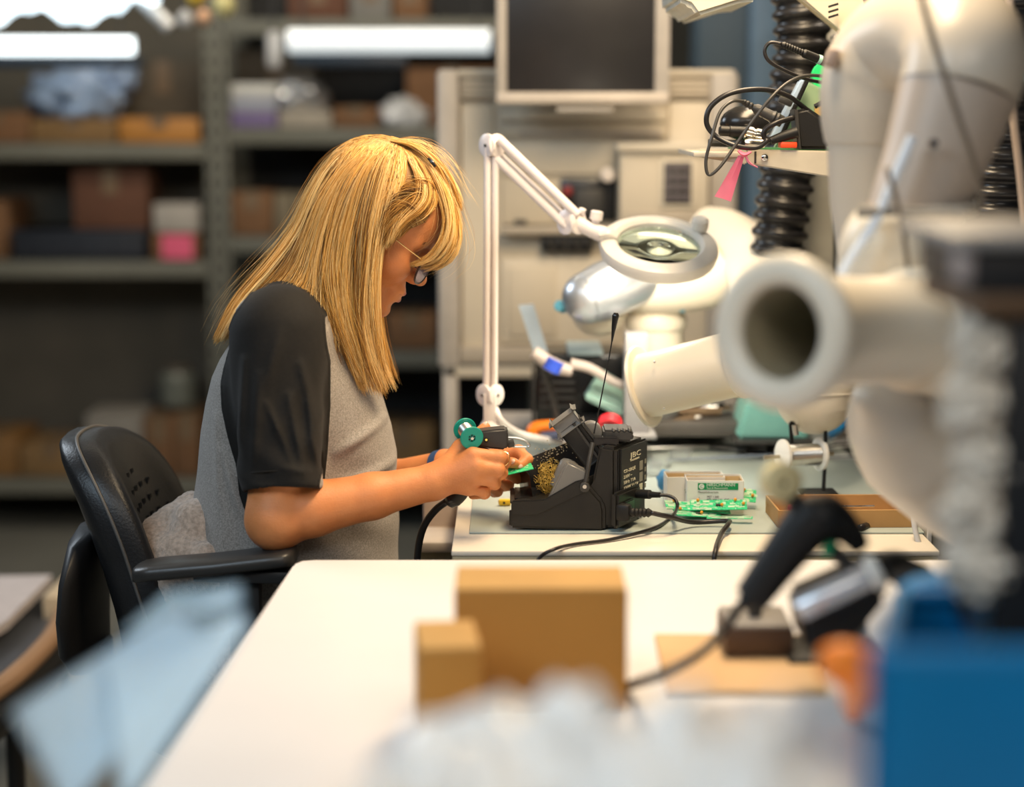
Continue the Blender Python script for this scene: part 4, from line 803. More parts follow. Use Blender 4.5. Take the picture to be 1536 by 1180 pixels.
t = thing('test_probe', 'black ribbed probe with a pale green band on a curved lead above the shelf', 'probe', T(1200, 222))
b = NB(); p0, p1 = T(1172, 66, 2.87), T(1262, 103, 2.9); d = (p1-p0).normalized(); lathe(b, p0, d, [(0, .003)]+[(.002+.0022*k, .0052 if k % 2 else .0044) for k in range(17)]+[(.04, .0065), ((p1-p0).length, .0072)], 14); obj('grip', b, M_black, t)
b = NB(); pm = p0.lerp(p1, .60); lathe(b, pm, d, [(0, .0072), (.0055, .0074)], 16); obj('green_band', b, mat('mint_band', (.38, .66, .55), .4), t)
b = NB(); tube(b, [p0, T(1155, 64, 2.87), T(1147, 76, 2.87), T(1154, 92, 2.87), T(1180, 107, 2.88), T(1215, 120, 2.9), T(1262, 128, 2.92)], .0028, 8, 7); obj('lead', b, M_cab, t, smooth=180)
t = thing('mains_plug', 'bulky black angled plug standing on the shelf next to the near arm', 'plug', Vector((T(1215, 200).x, yT, zsh)))
b = NB(); prism(b, [T(1192, 166, 2.87), T(1212, 162, 2.87), T(1246, 186, 2.87), T(1246, 224, 2.87), T(1198, 224, 2.87)], (0, .035, 0)); bevel_all(b, .005, 3); obj('body', b, M_black, t)
b = NB(); prism(b, [T(1191, 164, 2.865), T(1197, 164, 2.865), T(1202, 224, 2.865), T(1197, 224, 2.865)], (0, .045, 0)); bevel_all(b, .001); obj('rim', b, M_dark, t)
b = NB(); tube(b, [T(1196, 198, 2.86), T(1176, 204, 2.86), T(1156, 211, 2.86)], [.0085, .0075, .006], 12, 3); obj('sleeve', b, M_black, t)
b = NB(); tube(b, [T(1156, 211, 2.86), T(1146, 206, 2.86), T(1148, 194, 2.86), T(1165, 184, 2.86), T(1192, 176, 2.87)], .0042, 9, 6); obj('lead', b, M_cab, t, smooth=180)
t = thing('coaxial_connector', 'shiny nickel coaxial connector with a black sleeve on the shelf', 'connector', Vector((T(1125, 210).x, 2.90, zsh)))
p0, p1 = T(1078, 196, 2.90), T(1117, 198, 2.90); b = NB(); lathe(b, p0, p1-p0, [(0, .005), (.003, .008), (.016, .008), (.0165, .009), (.017, .0085), (.042, .0085)], 18); obj('sleeve', b, M_black, t)
b = NB(); p2 = T(1147, 205, 2.90); lathe(b, p1, p2-p1, [(0, .0085), (.002, .0105), (.012, .0105), (.013, .0085), (.016, .0085), (.017, .0105), (.030, .0105), (.031, .007)], 20); obj('nickel_body', b, mat('nickel', (.78, .74, .66), .2, 1.), t)
b = NB(); p3 = T(1117, 215, 2.88); lathe(b, p3, (1, 0, -.02), [(0, .006), (.01, .0075), (.012, .0065), (.028, .0065), (.03, .005)], 18); obj('nickel_plug', b, MATS['nickel'], t)
b = NB(); tube(b, [T(1062, 214, 2.93), T(1100, 215, 2.92), T(1117, 215, 2.89)], .006, 10, 2); obj('black_tail', b, M_black, t)
t = thing('green_device', 'pale green handheld device leaning on the shelf behind the leads', 'device', Vector((T(1210, 200).x, 2.99, zsh)))
b = NB(); prism(b, [T(1212, 122, 2.98), T(1268, 150, 2.98), T(1268, 226, 2.98), T(1160, 226, 2.98)], (0, .02, 0)); bevel_all(b, .003); obj('body', b, mat('sage_green', (.28, .42, .28), .45), t)
b = NB(); prism(b, [T(1200, 120, 2.95), T(1212, 118, 2.95), T(1166, 212, 2.95), T(1152, 212, 2.95)], (0, .02, 0)); bevel_all(b, .002); obj('clear_edge', b, mat('blue_clear', (.45, .58, .75), .15), t)
b = NB(); prism(b, [T(1209, 118, 2.94), T(1216, 118, 2.94), T(1176, 205, 2.94), T(1169, 205, 2.94)], (0, .02, 0)); bevel_all(b, .002); obj('black_edge', b, M_black, t)
b = NB(); box(b, T(1178, 152, 2.93), (.022, .012, .010), (0, .4, 0), bev=.002); obj('clip', b, M_dark, t)
b = NB(); prism(b, [T(1222, 158, 2.975), T(1262, 142, 2.975), T(1262, 158, 2.975), T(1222, 178, 2.975)], (0, .004, 0)); obj('orange_label', b, mat('ochre_label', (.50, .33, .12), .5), t)
b = NB(); q = T(1242, 116, 3.0); lathe(b, q-Vector((0, .01, 0)), (0, 1, 0), [(0, .026), (.02, .026)], 28); tag(obj('green_disc', b, mat('bright_green', (.02, .62, .18), .4)), 'bright green round lid behind the probe', 'lid')
b = NB(); p0 = T(1171, 213, 2.855); p1 = T(1196, 222, 2.855); box(b, ((p0.x+p1.x)/2, 2.87, (p0.z+p1.z)/2), (p1.x-p0.x, .03, p0.z-p1.z), bev=.002); tag(obj('red_block', b, mat('vermilion', (.85, .08, .02), .4)), 'small bright red block on the shelf in front of the black plug', 'block')
b = NB(); box(b, Vector((T(1185, 222).x, 2.955, zsh+.003)), (.17, .06, .004)); tag(obj('green_mat', b, mat('deep_green', (.06, .25, .10), .5)), 'thin dark green sheet lying under the leads', 'sheet')
cable([T(1222, 160, 2.9), T(1240, 150, 2.9), T(1265, 138, 2.92)], .0038, 'short black lead crossing the green device, upper', name='test_lead')
cable([T(1240, 178, 2.92), T(1250, 172, 2.92), T(1268, 168, 2.93)], .004, 'short black lead crossing the green device, lower', name='test_lead')
b = NB(); ball(b, T(1120, 185, 2.97), (.042, .03, .028), 3); tag(obj('black_cloth', b, M_blackg), 'dark rounded bundle behind the connectors on the shelf', 'bundle')
# pink ribbon tag
t = thing('ribbon_tag', 'pink ribbon tag tied at the shelf end, hanging down', 'ribbon', T(1117, 230, 2.84))
b = NB(); N_ = 10; rows = []
for i in range(N_+1):
    f = i/N_; cx = 1112-f*28; cy = 234+f*64; w = 4.5+f*8.5; dy = .006*math.sin(f*3); rows.append([T(cx-w*.95, cy-w*.25, 2.835+dy), T(cx, cy, 2.832+dy), T(cx+w*.95, cy+w*.35, 2.835+dy)])
loft(b, rows, caps=False, closed=False); bmesh.ops.solidify(b, geom=b.faces[:], thickness=.0007); obj('tail', b, M_pink, t)
b = NB(); tube(b, [T(1108, 226, 2.835), T(1116, 232, 2.832), T(1126, 228, 2.835)], [.004, .0065, .003], 10, 3, flat=(1, .5)); obj('knot', b, mat('pink_knot', (.85, .12, .22), .5), t)
b = NB(); tube(b, [T(1118, 232, 2.832), T(1124, 244, 2.835), T(1136, 251, 2.84)], [.003, .0035, .002], 8, 3, flat=(1, .4)); obj('short_end', b, M_pink, t)
# ================================================================== foreground table and what lies on it
t = thing('front_table', 'white laminate table filling the foreground below the woman', 'table', (.5, 1.8, 0))
yf = WZ(768, 839, ZD).y; P = [WZ(442, 839, ZD)]
x0 = P[0].x; x1 = 1.35; xn = WZ(215, 1180, ZD).x; yn = .55
corner = [Vector((x0+.03, yf, ZD)), Vector((x0+.010, yf-.006, ZD)), Vector((x0+.001, yf-.025, ZD))]
xnn = x0+(xn-x0)*(yf-yn)/(yf-WZ(215, 1180, ZD).y)
out = [Vector((x1, yf, ZD))]+corner+[Vector((xnn, yn, ZD)), Vector((x1, yn, ZD))]
M_tab = mat('table_white', (.80, .79, .80), .30, col2=(.77, .76, .77), scale=3)
b = NB(); prism(b, out, (0, 0, -.028)); bevel_all(b, .003); obj('tabletop', b, M_tab, t)
for x, y in ((x0+.10, yf-.14), (1.25, yf-.14), (xnn+.12, yn+.1), (1.25, yn+.1)):
    b = NB(); box(b, (x, y, .36), (.05, .05, .72), bev=.004); obj('leg', b, M_legs, t)
b = NB(); box(b, ((x0+.1+1.25)/2, yf-.14, .69), (1.25-x0-.1, .03, .05)); obj('apron', b, M_legs, t)
M_c1 = mat('carton_tan', (.46, .205, .035), .75, col2=(.43, .19, .03), scale=5, bump=.1)
def carton2(px0, px1, pyt, pyb, dep, label, rot=0., lift=0., m=M_c1):
    a = WZ(px0, pyb, ZD+lift); c = WZ(px1, pyb, ZD+lift); zt_ = W(px0, pyt, a.y).z; h = zt_-ZD-lift; w = c.x-a.x; cen = Vector(((a.x+c.x)/2, a.y+dep/2, ZD+lift))
    t = thing('cardboard_carton', label, 'box', cen); R = Matrix.Rotation(rot, 3, 'Z')
    b = NB(); box(b, cen+Vector((0, 0, h/2)), (w, dep, h), rot, bev=.003); obj('body', b, m, t)
    for s in (-1, 1): b = NB(); box(b, cen+R@Vector((0, s*dep*.25, h+.001)), (w-.002, dep*.49, .003), rot, bev=.001); obj('flap', b, mat('carton_light', (.56, .32, .10), .75), t)
    return h
carton2(682, 940, 886, 1064, .10, 'larger tan cardboard carton standing upright on the white table')
carton2(622, 716, 975, 1132, .10, 'narrow tan cardboard carton in front of the left corner of the larger one', .10)
# cardboard sheet and holder
q = WZ(1090, 992, ZD); t = thing('cardboard_sheet', 'flat pale cardboard sheet under the dark iron rest', 'cardboard', q); b = NB()
prism(b, [WZ(982, 950, ZD+.006), WZ(1215, 952, ZD+.006), WZ(1240, 1036, ZD+.006), WZ(1000, 1034, ZD+.006)], (0, 0, -.005)); obj('sheet', b, mat('sheet_tan', (.66, .43, .22), .7, scale=6), t)
q = WZ(1140, 988, ZD+.006); t = thing('iron_rest', 'dark brown block of the foreground soldering iron rest', 'block', q); b = NB(); box(b, q+Vector((0, .05, .017)), (.078, .09, .032), bev=.003); obj('block', b, mat('dark_brown', (.10, .055, .03), .5), t)
b = NB(); box(b, q+Vector((0, .05, .035)), (.074, .086, .004), bev=.001); obj('top_plate', b, mat('rest_grey', (.26, .24, .22), .4), t)
b = NB(); cyl(b, q+Vector((0, .05, .037)), q+Vector((0, .05, .062)), .008, 12); obj('post', b, M_dark, t)
t = thing('soldering_pen', 'thick black soldering handle lying aslant, blurred, above the iron rest', 'soldering tool', W(1180, 850, 1.95))
Yh = 1.95
b = NB(); tube(b, [W(1126, 898, Yh), W(1160, 852, Yh), W(1200, 800, Yh), W(1228, 770, Yh)], [.019, .022, .026, .030], 16, 4); obj('grip', b, M_black, t)
b = NB(); tube(b, [W(1205, 778, Yh), W(1240, 778, Yh), W(1272, 796, Yh), W(1292, 822, Yh)], [.024, .027, .016, .010], 16, 4); obj('head', b, M_black, t)
b = NB(); tube(b, [W(1130, 895, Yh), W(1112, 905, Yh)], [.012, .009], 12, 1); obj('sleeve', b, M_black, t)
b = NB(); tube(b, [W(1112, 905, Yh), W(1085, 945, Yh-.02), W(1050, 980, Yh-.05), W(990, 1012, Yh-.10), WZ(940, 1030, ZD+.006), WZ(900, 1060, ZD+.005), WZ(840, 1100, ZD+.005)], .0052, 10, 6); obj('cord', b, M_cab, t, smooth=180)
b = NB(); cyl(b, W(1238, 832, Yh), W(1250, 808, Yh), .006, 12); obj('green_mark', b, mat('mark_green', (.02, .45, .22), .5), t)
b = NB(); lathe(b, W(1171, 722, Yh), (.25, -1, 0), [(-.012, .018), (-.01, .021), (.010, .021), (.012, .018), (.012, .006), (.008, .001)], 28); obj('cream_roll', b, mat('cream_roll', (.66, .56, .30), .5), t)
b = NB(); tube(b, [W(1171, 722, Yh), W(1190, 750, Yh), W(1215, 775, Yh)], .010, 12, 3); obj('roll_holder', b, M_black, t)
b = NB(); tube(b, [W(1240, 815, Yh+.01), W(1290, 870, Yh+.0), W(1290, 930, Yh), WZ(1290, 985, ZD)], .008, 10, 4); obj('bent_support', b, M_dark, t)
# stand with pale tube beside it
t = thing('tool_holder', 'black foreground tool holder with a silver-white tube on top', 'holder', WZ(1265, 990, ZD))
b = NB(); prism(b, [W(1198, 910, 1.9), W(1210, 978, 1.9), W(1262, 984, 1.9), W(1332, 900, 1.9), W(1325, 855, 1.9)], (0, .09, 0)); bevel_all(b, .006); obj('body', b, M_black, t)
b = NB(); box(b, WZ(1255, 992, ZD+.006)+Vector((0, .04, 0)), (.11, .10, .012), bev=.003); obj('base', b, M_black, t)
b = NB(); p0, p1 = W(1196, 915, 1.87), W(1318, 856, 1.87); cyl(b, p0, p1, .013, 20, bev=.003); obj('silver_tube', b, mat('tube_silver', (.70, .70, .72), .22, .5), t)
b = NB(); cyl(b, p1-(p1-p0)*.12, p1+(p1-p0)*.02, .018, 20, bev=.003); obj('tube_collar', b, M_paperw, t)
b = NB(); tube(b, [W(1318, 856, 1.87), W(1345, 850, 1.9), W(1385, 880, 1.95)], [.014, .016, .02], 12, 3); obj('sleeve', b, M_black, t)
b = NB(); tube(b, [W(1360, 845, 2.0), W(1385, 850, 2.0), W(1400, 870, 2.0)], .004, 8, 3); obj('yellow_clip', b, M_yellow, t)
# orange tool and clear spectacles-like rings
q = WZ(1275, 1075, ZD); t = thing('orange_clamp', 'bright orange plastic clamp beside the blue bin', 'clamp', q); Yo = 1.47
b = NB(); tube(b, [W(1232, 992, Yo), W(1262, 995, Yo), W(1300, 1012, Yo), W(1326, 1035, Yo)], [.012, .019, .021, .014], 14, 5); obj('upper_jaw', b, M_orange, t)
b = NB(); tube(b, [W(1300, 1025, Yo), W(1285, 1045, Yo), WZ(1280, 1072, ZD+.012)], [.013, .012, .008], 14, 4); obj('lower_jaw', b, M_orange, t)
def ring(cx, cy, Y, R_, r, m, par, name='rim'):
    b = NB(); c = W(cx, cy, Y); tube(b, [c+Vector((R_*math.cos(a), -.25*R_*math.sin(a), R_*math.sin(a)*.95)) for a in [2*PI*k/20 for k in range(21)]], r, 8, 2, caps=False); obj(name, b, m, par, smooth=180)
M_clr = mat('clear_acrylic', (.92, .90, .86), .08, trans=.85, ior=1.4)
q = W(1172, 1040, 1.38); t = thing('clear_jar', 'clear round plastic jar in front of the orange clamp', 'jar', (q.x, 1.38, ZD)); zq = ZD
b = NB(); lathe(b, (q.x, 1.38, zq), (0, 0, 1), [(0, .022), (.002, .026), (.075, .026), (.078, .022), (.092, .022), (.092, .0205), (.074, .0205), (.072, .0245), (.004, .0245), (.003, .001)], 28, caps=False); obj('wall', b, M_clr, t)
b = NB(); lathe(b, (q.x, 1.38, zq+.092), (0, 0, 1), [(0, .0235), (.010, .0235), (.012, .021)], 28); obj('lid', b, M_paperw, t)
# pale bags heaped nearest the camera
M_bag1 = mat('poly_bag', (.90, .87, .82), .25, scale=9, coat=.2, col2=(.80, .76, .70))
for k, (px, py, Y, rx, rz, lb) in enumerate(((820, 1078, 1.14, .125, .075, 'crumpled white plastic bag in front of the tan cartons'), (1000, 1092, 1.02, .075, .060, 'crumpled white plastic bag at the bottom centre right'), (1140, 1112, .95, .060, .055, 'crumpled white plastic bag left of the blue bin'), (600, 1180, 1.0, .05, .04, 'small white bag at the bottom edge left of the others'))):
    q = W(px, py, Y); rz2 = (q.z-ZD)/1.8; crumple('plastic_bag', (q.x, Y, ZD+rz2*.77), (rx, .075, rz2), M_bag1, lb, seed=10+k, sub=5, amp=.26)
# blue bin
t = thing('blue_bin', 'large blue plastic storage bin filling the lower right corner', 'bin', (W(1440, 1180, 1.3).x, 1.4, ZD)); Ya, Yb = 1.12, 1.62
zb_ = W(1400, 893, Yb).z
xa = W(1316, 1100, Ya).x; xb = W(1352, 930, Yb).x; xR = .85; th = .006
Pt = [Vector((xa, Ya, 0)), Vector((xb, Yb, 0)), Vector((xR, Yb, 0)), Vector((xR, Ya, 0))]
za_ = W(1345, 985, Ya).z
for nm, i, j, z0_, z1_ in (('side_wall', 0, 1, za_, zb_), ('rear_wall', 1, 2, zb_, zb_), ('front_wall', 3, 0, za_, za_), ('side_wall', 2, 3, zb_, za_)):
    a, c = Pt[i], Pt[j]; d = (c-a).normalized(); n = Vector((-d.y, d.x, 0))*th
    b = NB(); V = [a+Vector((0, 0, ZD)), c+Vector((0, 0, ZD)), c+Vector((0, 0, z1_)), a+Vector((0, 0, z0_))]; prism(b, V, n); bevel_all(b, .002); obj(nm, b, M_blue, t)
    b = NB(); V = [a+Vector((0, 0, z0_)), c+Vector((0, 0, z1_))]; tube(b, V, .007, 8, 1); obj('rim', b, M_blue, t)
b = NB(); prism(b, [p_+Vector((0, 0, ZD+.001)) for p_ in Pt], (0, 0, .005)); obj('bottom', b, M_blue, t)
for k in range(3):
    a = Pt[0].lerp(Pt[1], .25+.25*k); b = NB(); cyl(b, (a.x, a.y, ZD+.01), (a.x, a.y, za_+(zb_-za_)*(.25+.25*k)-.01), .005, 8); obj('rib', b, M_blue, t)
b = NB(); prism(b, [W(1350, 900, 1.66), W(1400, 872, 1.66), W(1540, 880, 1.66), W(1600, 930, 1.66), W(1350, 935, 1.66)], (0, .05, 0)); bevel_all(b, .008); obj('lid', b, M_blue, t)
# heaped pale bags in a dark rack at the right edge
t = thing('dark_rack', 'blurred dark equipment rack with a grey top at the right edge', 'rack', (W(1500, 900, 1.45).x, 1.5, ZD)); Yr = 1.45
def rb(px0, py0, px1, py1, y, dep, m, name, bev=.004, par=None):
    a, c = W(px0, py0, y), W(px1, py1, y); b = NB(); box(b, ((a.x+c.x)/2, y+dep/2, (a.z+c.z)/2), (c.x-a.x, dep, a.z-c.z), bev=bev); return obj(name, b, m, par or t)
rb(1428, 348, 1640, 372, Yr, .22, mat('rack_top', (.30, .28, .26), .5), 'top_plate', .006); rb(1462, 372, 1640, 442, Yr+.01, .2, mat('rack_black', (.016, .015, .015), .5), 'case'); rb(1440, 372, 1460, 425, Yr+.01, .03, mat('mauve_post', (.42, .36, .34), .4), 'side_strip')
rb(1466, 442, 1640, 476, Yr+.01, .2, mat('rack_brown', (.12, .065, .03), .6), 'brown_drawer'); rb(1516, 476, 1640, 1000, Yr+.02, .18, MATS['rack_black'], 'rack_post')
b = NB(); a = W(1516, 930, Yr+.02); box(b, (a.x+.05, Yr+.1, ZD+.01), (.12, .2, .02), bev=.003); obj('foot', b, MATS['rack_black'], t)
M_sil = mat('bubble_wrap', (.80, .71, .58), .3, .0, scale=6, coat=.3, col2=(.50, .44, .36))
prev = [(1484, 515, .026, 'topmost'), (1468, 605, .028, 'second from the top'), (1488, 690, .028, 'third from the top'), (1470, 770, .029, 'second from the bottom'), (1482, 850, .032, 'lowest')]
for k, (px, py, r, w_) in enumerate(prev):
    q = W(px, py, 1.50); crumple('wrapped_part', (q.x, 1.5, q.z), (r, r*.9, r*1.05), M_sil, w_[0].upper()+w_[1:]+' silvery wrapped part in the blurred column at the right edge' if False else 'silvery wrapped part, %s in the blurred column at the right edge' % w_, 'part', seed=20+k, sub=5, amp=.35)
b = NB(); q = W(1475, 900, 1.5); cyl(b, (q.x, 1.5, ZD), (q.x, 1.5, W(1475, 480, 1.5).z), .012, 12); tag(obj('steel_rod', b, M_steel), 'steel rod on which the silvery wrapped parts are strung', 'rod')
# bluish clear film sheet at the near left table corner
t = thing('plastic_film', 'large pale-blue translucent plastic film hanging over the table corner', 'film', W(240, 1000, 1.45))
mfilm = mat('blue_sheet', (.74, .90, 1), .35, alpha=.88, coat=.2, scale=2, col2=(.70, .87, 1))
Yq = 1.42
def film(P0, name, alpha_m):
    b = NB(); n = 14; rows = []
    for i in range(n+1):
        u_ = i/n; row = []
        for j in range(n+1):
            v_ = j/n; p_ = (P0[0]*(1-u_)+P0[1]*u_)*(1-v_)+(P0[3]*(1-u_)+P0[2]*u_)*v_
            row.append(p_+Vector((0, .006*math.sin(u_*3+v_*2), 0)))
        rows.append(row)
    loft(b, rows, caps=False, closed=False); bmesh.ops.solidify(b, geom=b.faces[:], thickness=.0006); obj(name, b, alpha_m, t, smooth=180)
film([W(15, 1065, 1.40), W(262, 915, 1.5), W(330, 945, 1.5), W(95, 1230, 1.35)], 'left_leaf', mfilm)
film([W(150, 985, 1.46), W(352, 880, 1.55), W(375, 935, 1.5), W(180, 1230, 1.3)], 'right_leaf', mfilm)
film([W(180, 950, 1.50), W(255, 885, 1.56), W(365, 872, 1.58), W(368, 935, 1.53)], 'upper_leaf', mat('blue_sheet_pale', (.55, .76, .92), .25, alpha=.60, coat=.3))
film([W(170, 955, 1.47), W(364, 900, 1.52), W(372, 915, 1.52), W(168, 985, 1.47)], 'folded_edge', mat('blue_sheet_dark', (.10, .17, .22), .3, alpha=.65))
# ================================================================== SDF modelling for the body
import openvdb
def cap(P, a, b, ra, rb):
    a, b = A(a), A(b); ab = b-a; h = np.clip(((P-a)@ab)/(ab@ab), 0, 1)
    return np.linalg.norm(P-a-h[:, None]*ab, axis=1)-(ra+(rb-ra)*h)
def ell(P, c, r, R=None):
    q = P-A(c)
    if R is not None: q = q@R            # R columns: local axes in world
    r = A(r); k0 = np.linalg.norm(q/r, axis=1); k1 = np.linalg.norm(q/(r*r), axis=1)+1e-9
    return k0*(k0-1)/k1
def smin(a, b, k):
    h = np.maximum(k-np.abs(a-b), 0)/k; return np.minimum(a, b)-h*h*k*.25
def smax(a, b, k): return -smin(-a, -b, k)
def sdf_mesh(f, lo, hi, vox, name='m', lip=1.35, nb=8):
    lo, hi = A(lo), A(hi); n = np.ceil((hi-lo)/vox/nb).astype(int)
    g = openvdb.FloatGrid(3*vox); g.background if 0 else None
    I = np.stack(np.meshgrid(*[np.arange(k) for k in n], indexing='ij'), -1).reshape(-1, 3)
    C = lo+(I*nb+nb/2)*vox; d = np.concatenate([f(c) for c in np.array_split(C, max(1, len(C)//60000))])
    rad = nb*vox*.87*lip+vox
    near = I[np.abs(d) < rad]; ins = I[d <= -rad]
    for i in ins:
        a = tuple(int(v) for v in i*nb); g.fill(a, tuple(v+nb-1 for v in a), -3*vox)
    L = np.stack(np.meshgrid(*[np.arange(nb)]*3, indexing='ij'), -1).reshape(-1, 3)
    for chunk in np.array_split(near, max(1, len(near)//120)):
        P = (lo+((chunk[:, None, :]*nb+L[None])*vox)).reshape(-1, 3); v = np.clip(f(P), -3*vox, 3*vox).astype(np.float32).reshape(len(chunk), nb, nb, nb)
        for i, blk in zip(chunk, v): g.copyFromArray(blk, ijk=tuple(int(x*nb) for x in i))
    pts, quads = g.convertToQuads(isovalue=0.0)
    pts = pts*vox+lo
    return pts.astype(np.float64), quads[:, ::-1] if False else quads
def relax(V, F, it=2, lam=.5):
    n = len(V)
    for _ in range(it):
        S_ = np.zeros((n, 3)); c = np.zeros(n)
        for k in range(4):
            a, b_ = F[:, k], F[:, (k+1) % 4]
            for i in range(3):
                S_[:, i] += np.bincount(a, V[b_, i], n)+np.bincount(b_, V[a, i], n)
            c += np.bincount(a, minlength=n)+np.bincount(b_, minlength=n)
        V = V*(1-lam)+lam*S_/np.maximum(c, 1)[:, None]
    return V
def pymesh(V, F, name='m', flip=False):
    me = bpy.data.meshes.new(name); nF = len(F); k = F.shape[1]
    if flip: F = F[:, ::-1]
    me.vertices.add(len(V)); me.vertices.foreach_set('co', np.ascontiguousarray(V, dtype=np.float32).ravel())
    me.loops.add(nF*k); me.loops.foreach_set('vertex_index', np.ascontiguousarray(F, dtype=np.int32).ravel())
    me.polygons.add(nF); me.polygons.foreach_set('loop_start', np.arange(0, nF*k, k, dtype=np.int32)); me.polygons.foreach_set('loop_total', np.full(nF, k, dtype=np.int32))
    me.polygons.foreach_set('use_smooth', np.ones(nF, dtype=bool)); me.update(calc_edges=True); me.validate(); return me
def outward(V, F):
    a, b_, c = V[F[:, 0]], V[F[:, 1]], V[F[:, 2]]; return float((np.cross(b_-a, c-a)*a).sum()+(np.cross(V[F[:, 2]]-a, V[F[:, 3]]-a)*a).sum())

# ------------------------------------------------------------------ head frame
YH = 2.87
Ho = W(542, 338, YH-.075); Ho = Vector((Ho.x+.003, YH, Ho.z))
hp = math.radians(36)
HF = Vector((math.cos(hp), -.0, -math.sin(hp))); HL = Vector((0, 1, 0)); HU = Vector((math.sin(hp), 0, math.cos(hp)))
RH = np.array([list(HF), list(HL), list(HU)])
def hw(x, y, z): return Ho+HF*x+HL*y+HU*z           # head space -> world
def head_sdf(P):
    q = (P-A(Ho))@RH.T
    def e(c, r): return ell(q, c, r)
    d = e((.006, 0, .048), (.096, .076, .084))
    d = smin(d, e((.040, 0, .040), (.066, .064, .062)), .02)
    d = smin(d, e((.050, 0, -.015), (.048, .056, .066)), .02)
    d = smin(d, cap(q, (.012, .0, -.055), (.075, 0, -.086), .042, .022), .03)
    for s in (-1, 1):
        d = smin(d, cap(q, (.000, s*.056, -.030), (.010, s*.050, -.062), .014, .012), .03)
        d = smin(d, cap(q, (.010, s*.048, -.064), (.070, s*.014, -.094), .012, .014), .025)
        d = smin(d, e((.070, s*.038, -.022), (.024, .022, .024)), .022)      # cheek
        d = smin(d, cap(q, (.091, s*.012, .026), (.076, s*.046, .022), .010, .009), .014)   # brow
    d = smin(d, e((.090, 0, -.093), (.0155, .018, .014)), .018)              # chin
    for s in (-1, 1):
        d = smax(d, -e((.100, s*.032, .002), (.016, .019, .013)), .014)      # orbit
        d = smin(d, e((.0805, s*.031, .001), (.0135, .0145, .0125)), .004)    # lidded eye
        d = smax(d, -cap(q, (.0955, s*.020, -.0075), (.089, s*.042, -.006), .0010, .0008), .002)
        d = smax(d, -cap(q, (.103, s*.024, -.030), (.094, s*.034, -.056), .0022, .0015), .010) # smile fold
    d = smin(d, e((.094, 0, -.062), (.014, .025, .022)), .014)               # mouth mound
    d = smin(d, cap(q, (.093, 0, .012), (.1125, 0, -.020), .0075, .0095), .012)  # nose ridge
    d = smin(d, e((.1155, 0, -.0245), (.0095, .0095, .0085)), .008)
    for s in (-1, 1):
        d = smin(d, e((.1045, s*.0115, -.0285), (.0105, .0072, .0078)), .006)
        d = smax(d, -cap(q, (.108, s*.0065, -.0400), (.1065, s*.006, -.031), .0030, .0026), .003)
    d = smax(d, -cap(q, (.1105, 0, -.040), (.1075, 0, -.048), .0012, .0018), .006)   # philtrum
    for s in (0,):
        d = smin(d, cap(q, (.1035, -.012, -.0545), (.1035, .012, -.0545), .0050, .0050), .006)
        d = smin(d, cap(q, (.0945, -.020, -.0580), (.0945, .020, -.0580), .0040, .0040), .010)
        d = smin(d, cap(q, (.1015, -.010, -.0675), (.1015, .010, -.0675), .0056, .0056), .006)
        d = smax(d, -cap(q, (.1095, -.016, -.0610), (.1095, .016, -.0610), .0016, .0016), .003)
        d = smax(d, -cap(q, (.1000, -.021, -.0605), (.1000, .021, -.0605), .0008, .0008), .004)
        d = smax(d, -cap(q, (.109, -.012, -.079), (.109, .012, -.079), .0040, .0040), .012)
    for s in (-1, 1):      # ears
        c0 = (-.008, s*.077, .000)
        u = q-A(c0); t_ = math.radians(12); ux = u[:, 0]*math.cos(t_)+u[:, 2]*math.sin(t_); uz = -u[:, 0]*math.sin(t_)+u[:, 2]*math.cos(t_)
        lob = np.stack([ux, u[:, 1]-s*.25*np.clip(-ux, -.02, .03), uz], 1)
        ear = ell(lob, (0, 0, .004), (.0175, .0065, .031)); ear = smax(ear, -ell(lob, (.002, s*.006, .006), (.0105, .0055, .020)), .003)
        d = smin(d, ear, .006)
    return d
# ------------------------------------------------------------------ arms and hands
def w3(px, py, Y): return tuple(W(px, py, Y))
def finger(P, pts, r):
    d = None
    for (a, b_, ra, rb) in zip(pts[:-1], pts[1:], r[:-1], r[1:]):
        c = cap(P, a, b_, ra, rb); d = c if d is None else smin(d, c, .003)
    # knuckle bumps
    for k in range(1, len(pts)-1): d = smin(d, np.linalg.norm(P-A(pts[k]), axis=1)-r[k]*1.05, .003)
    return d
RA_sh, RA_el, RA_wr = w3(418, 505, 2.715), w3(415, 777, 2.655), w3(652, 722, 2.705)
LA_sh, LA_el, LA_wr = w3(428, 510, 3.025), w3(480, 752, 3.06), w3(668, 700, 2.90)
R_F = {'index': ([w3(709, 683, 2.700), w3(749, 686, 2.702), w3(757, 692, 2.724), w3(738, 695, 2.742)], [.0120, .0100, .0092, .0080]),
       'middle': ([w3(715, 700, 2.692), w3(747, 704, 2.696), w3(752, 709, 2.719), w3(731, 712, 2.738)], [.0120, .0098, .0090, .0080]),
       'ring': ([w3(711, 716, 2.694), w3(738, 720, 2.699), w3(742, 725, 2.720), w3(721, 728, 2.738)], [.0115, .0094, .0086, .0076]),
       'pinky': ([w3(702, 731, 2.704), w3(724, 736, 2.708), w3(727, 740, 2.726), w3(709, 742, 2.742)], [.0105, .0084, .0078, .0070])}
R_T = ([w3(668, 704, 2.715), w3(692, 672, 2.728), w3(712, 656, 2.752), w3(728, 641, 2.758)], [.0150, .0125, .0105, .0080])
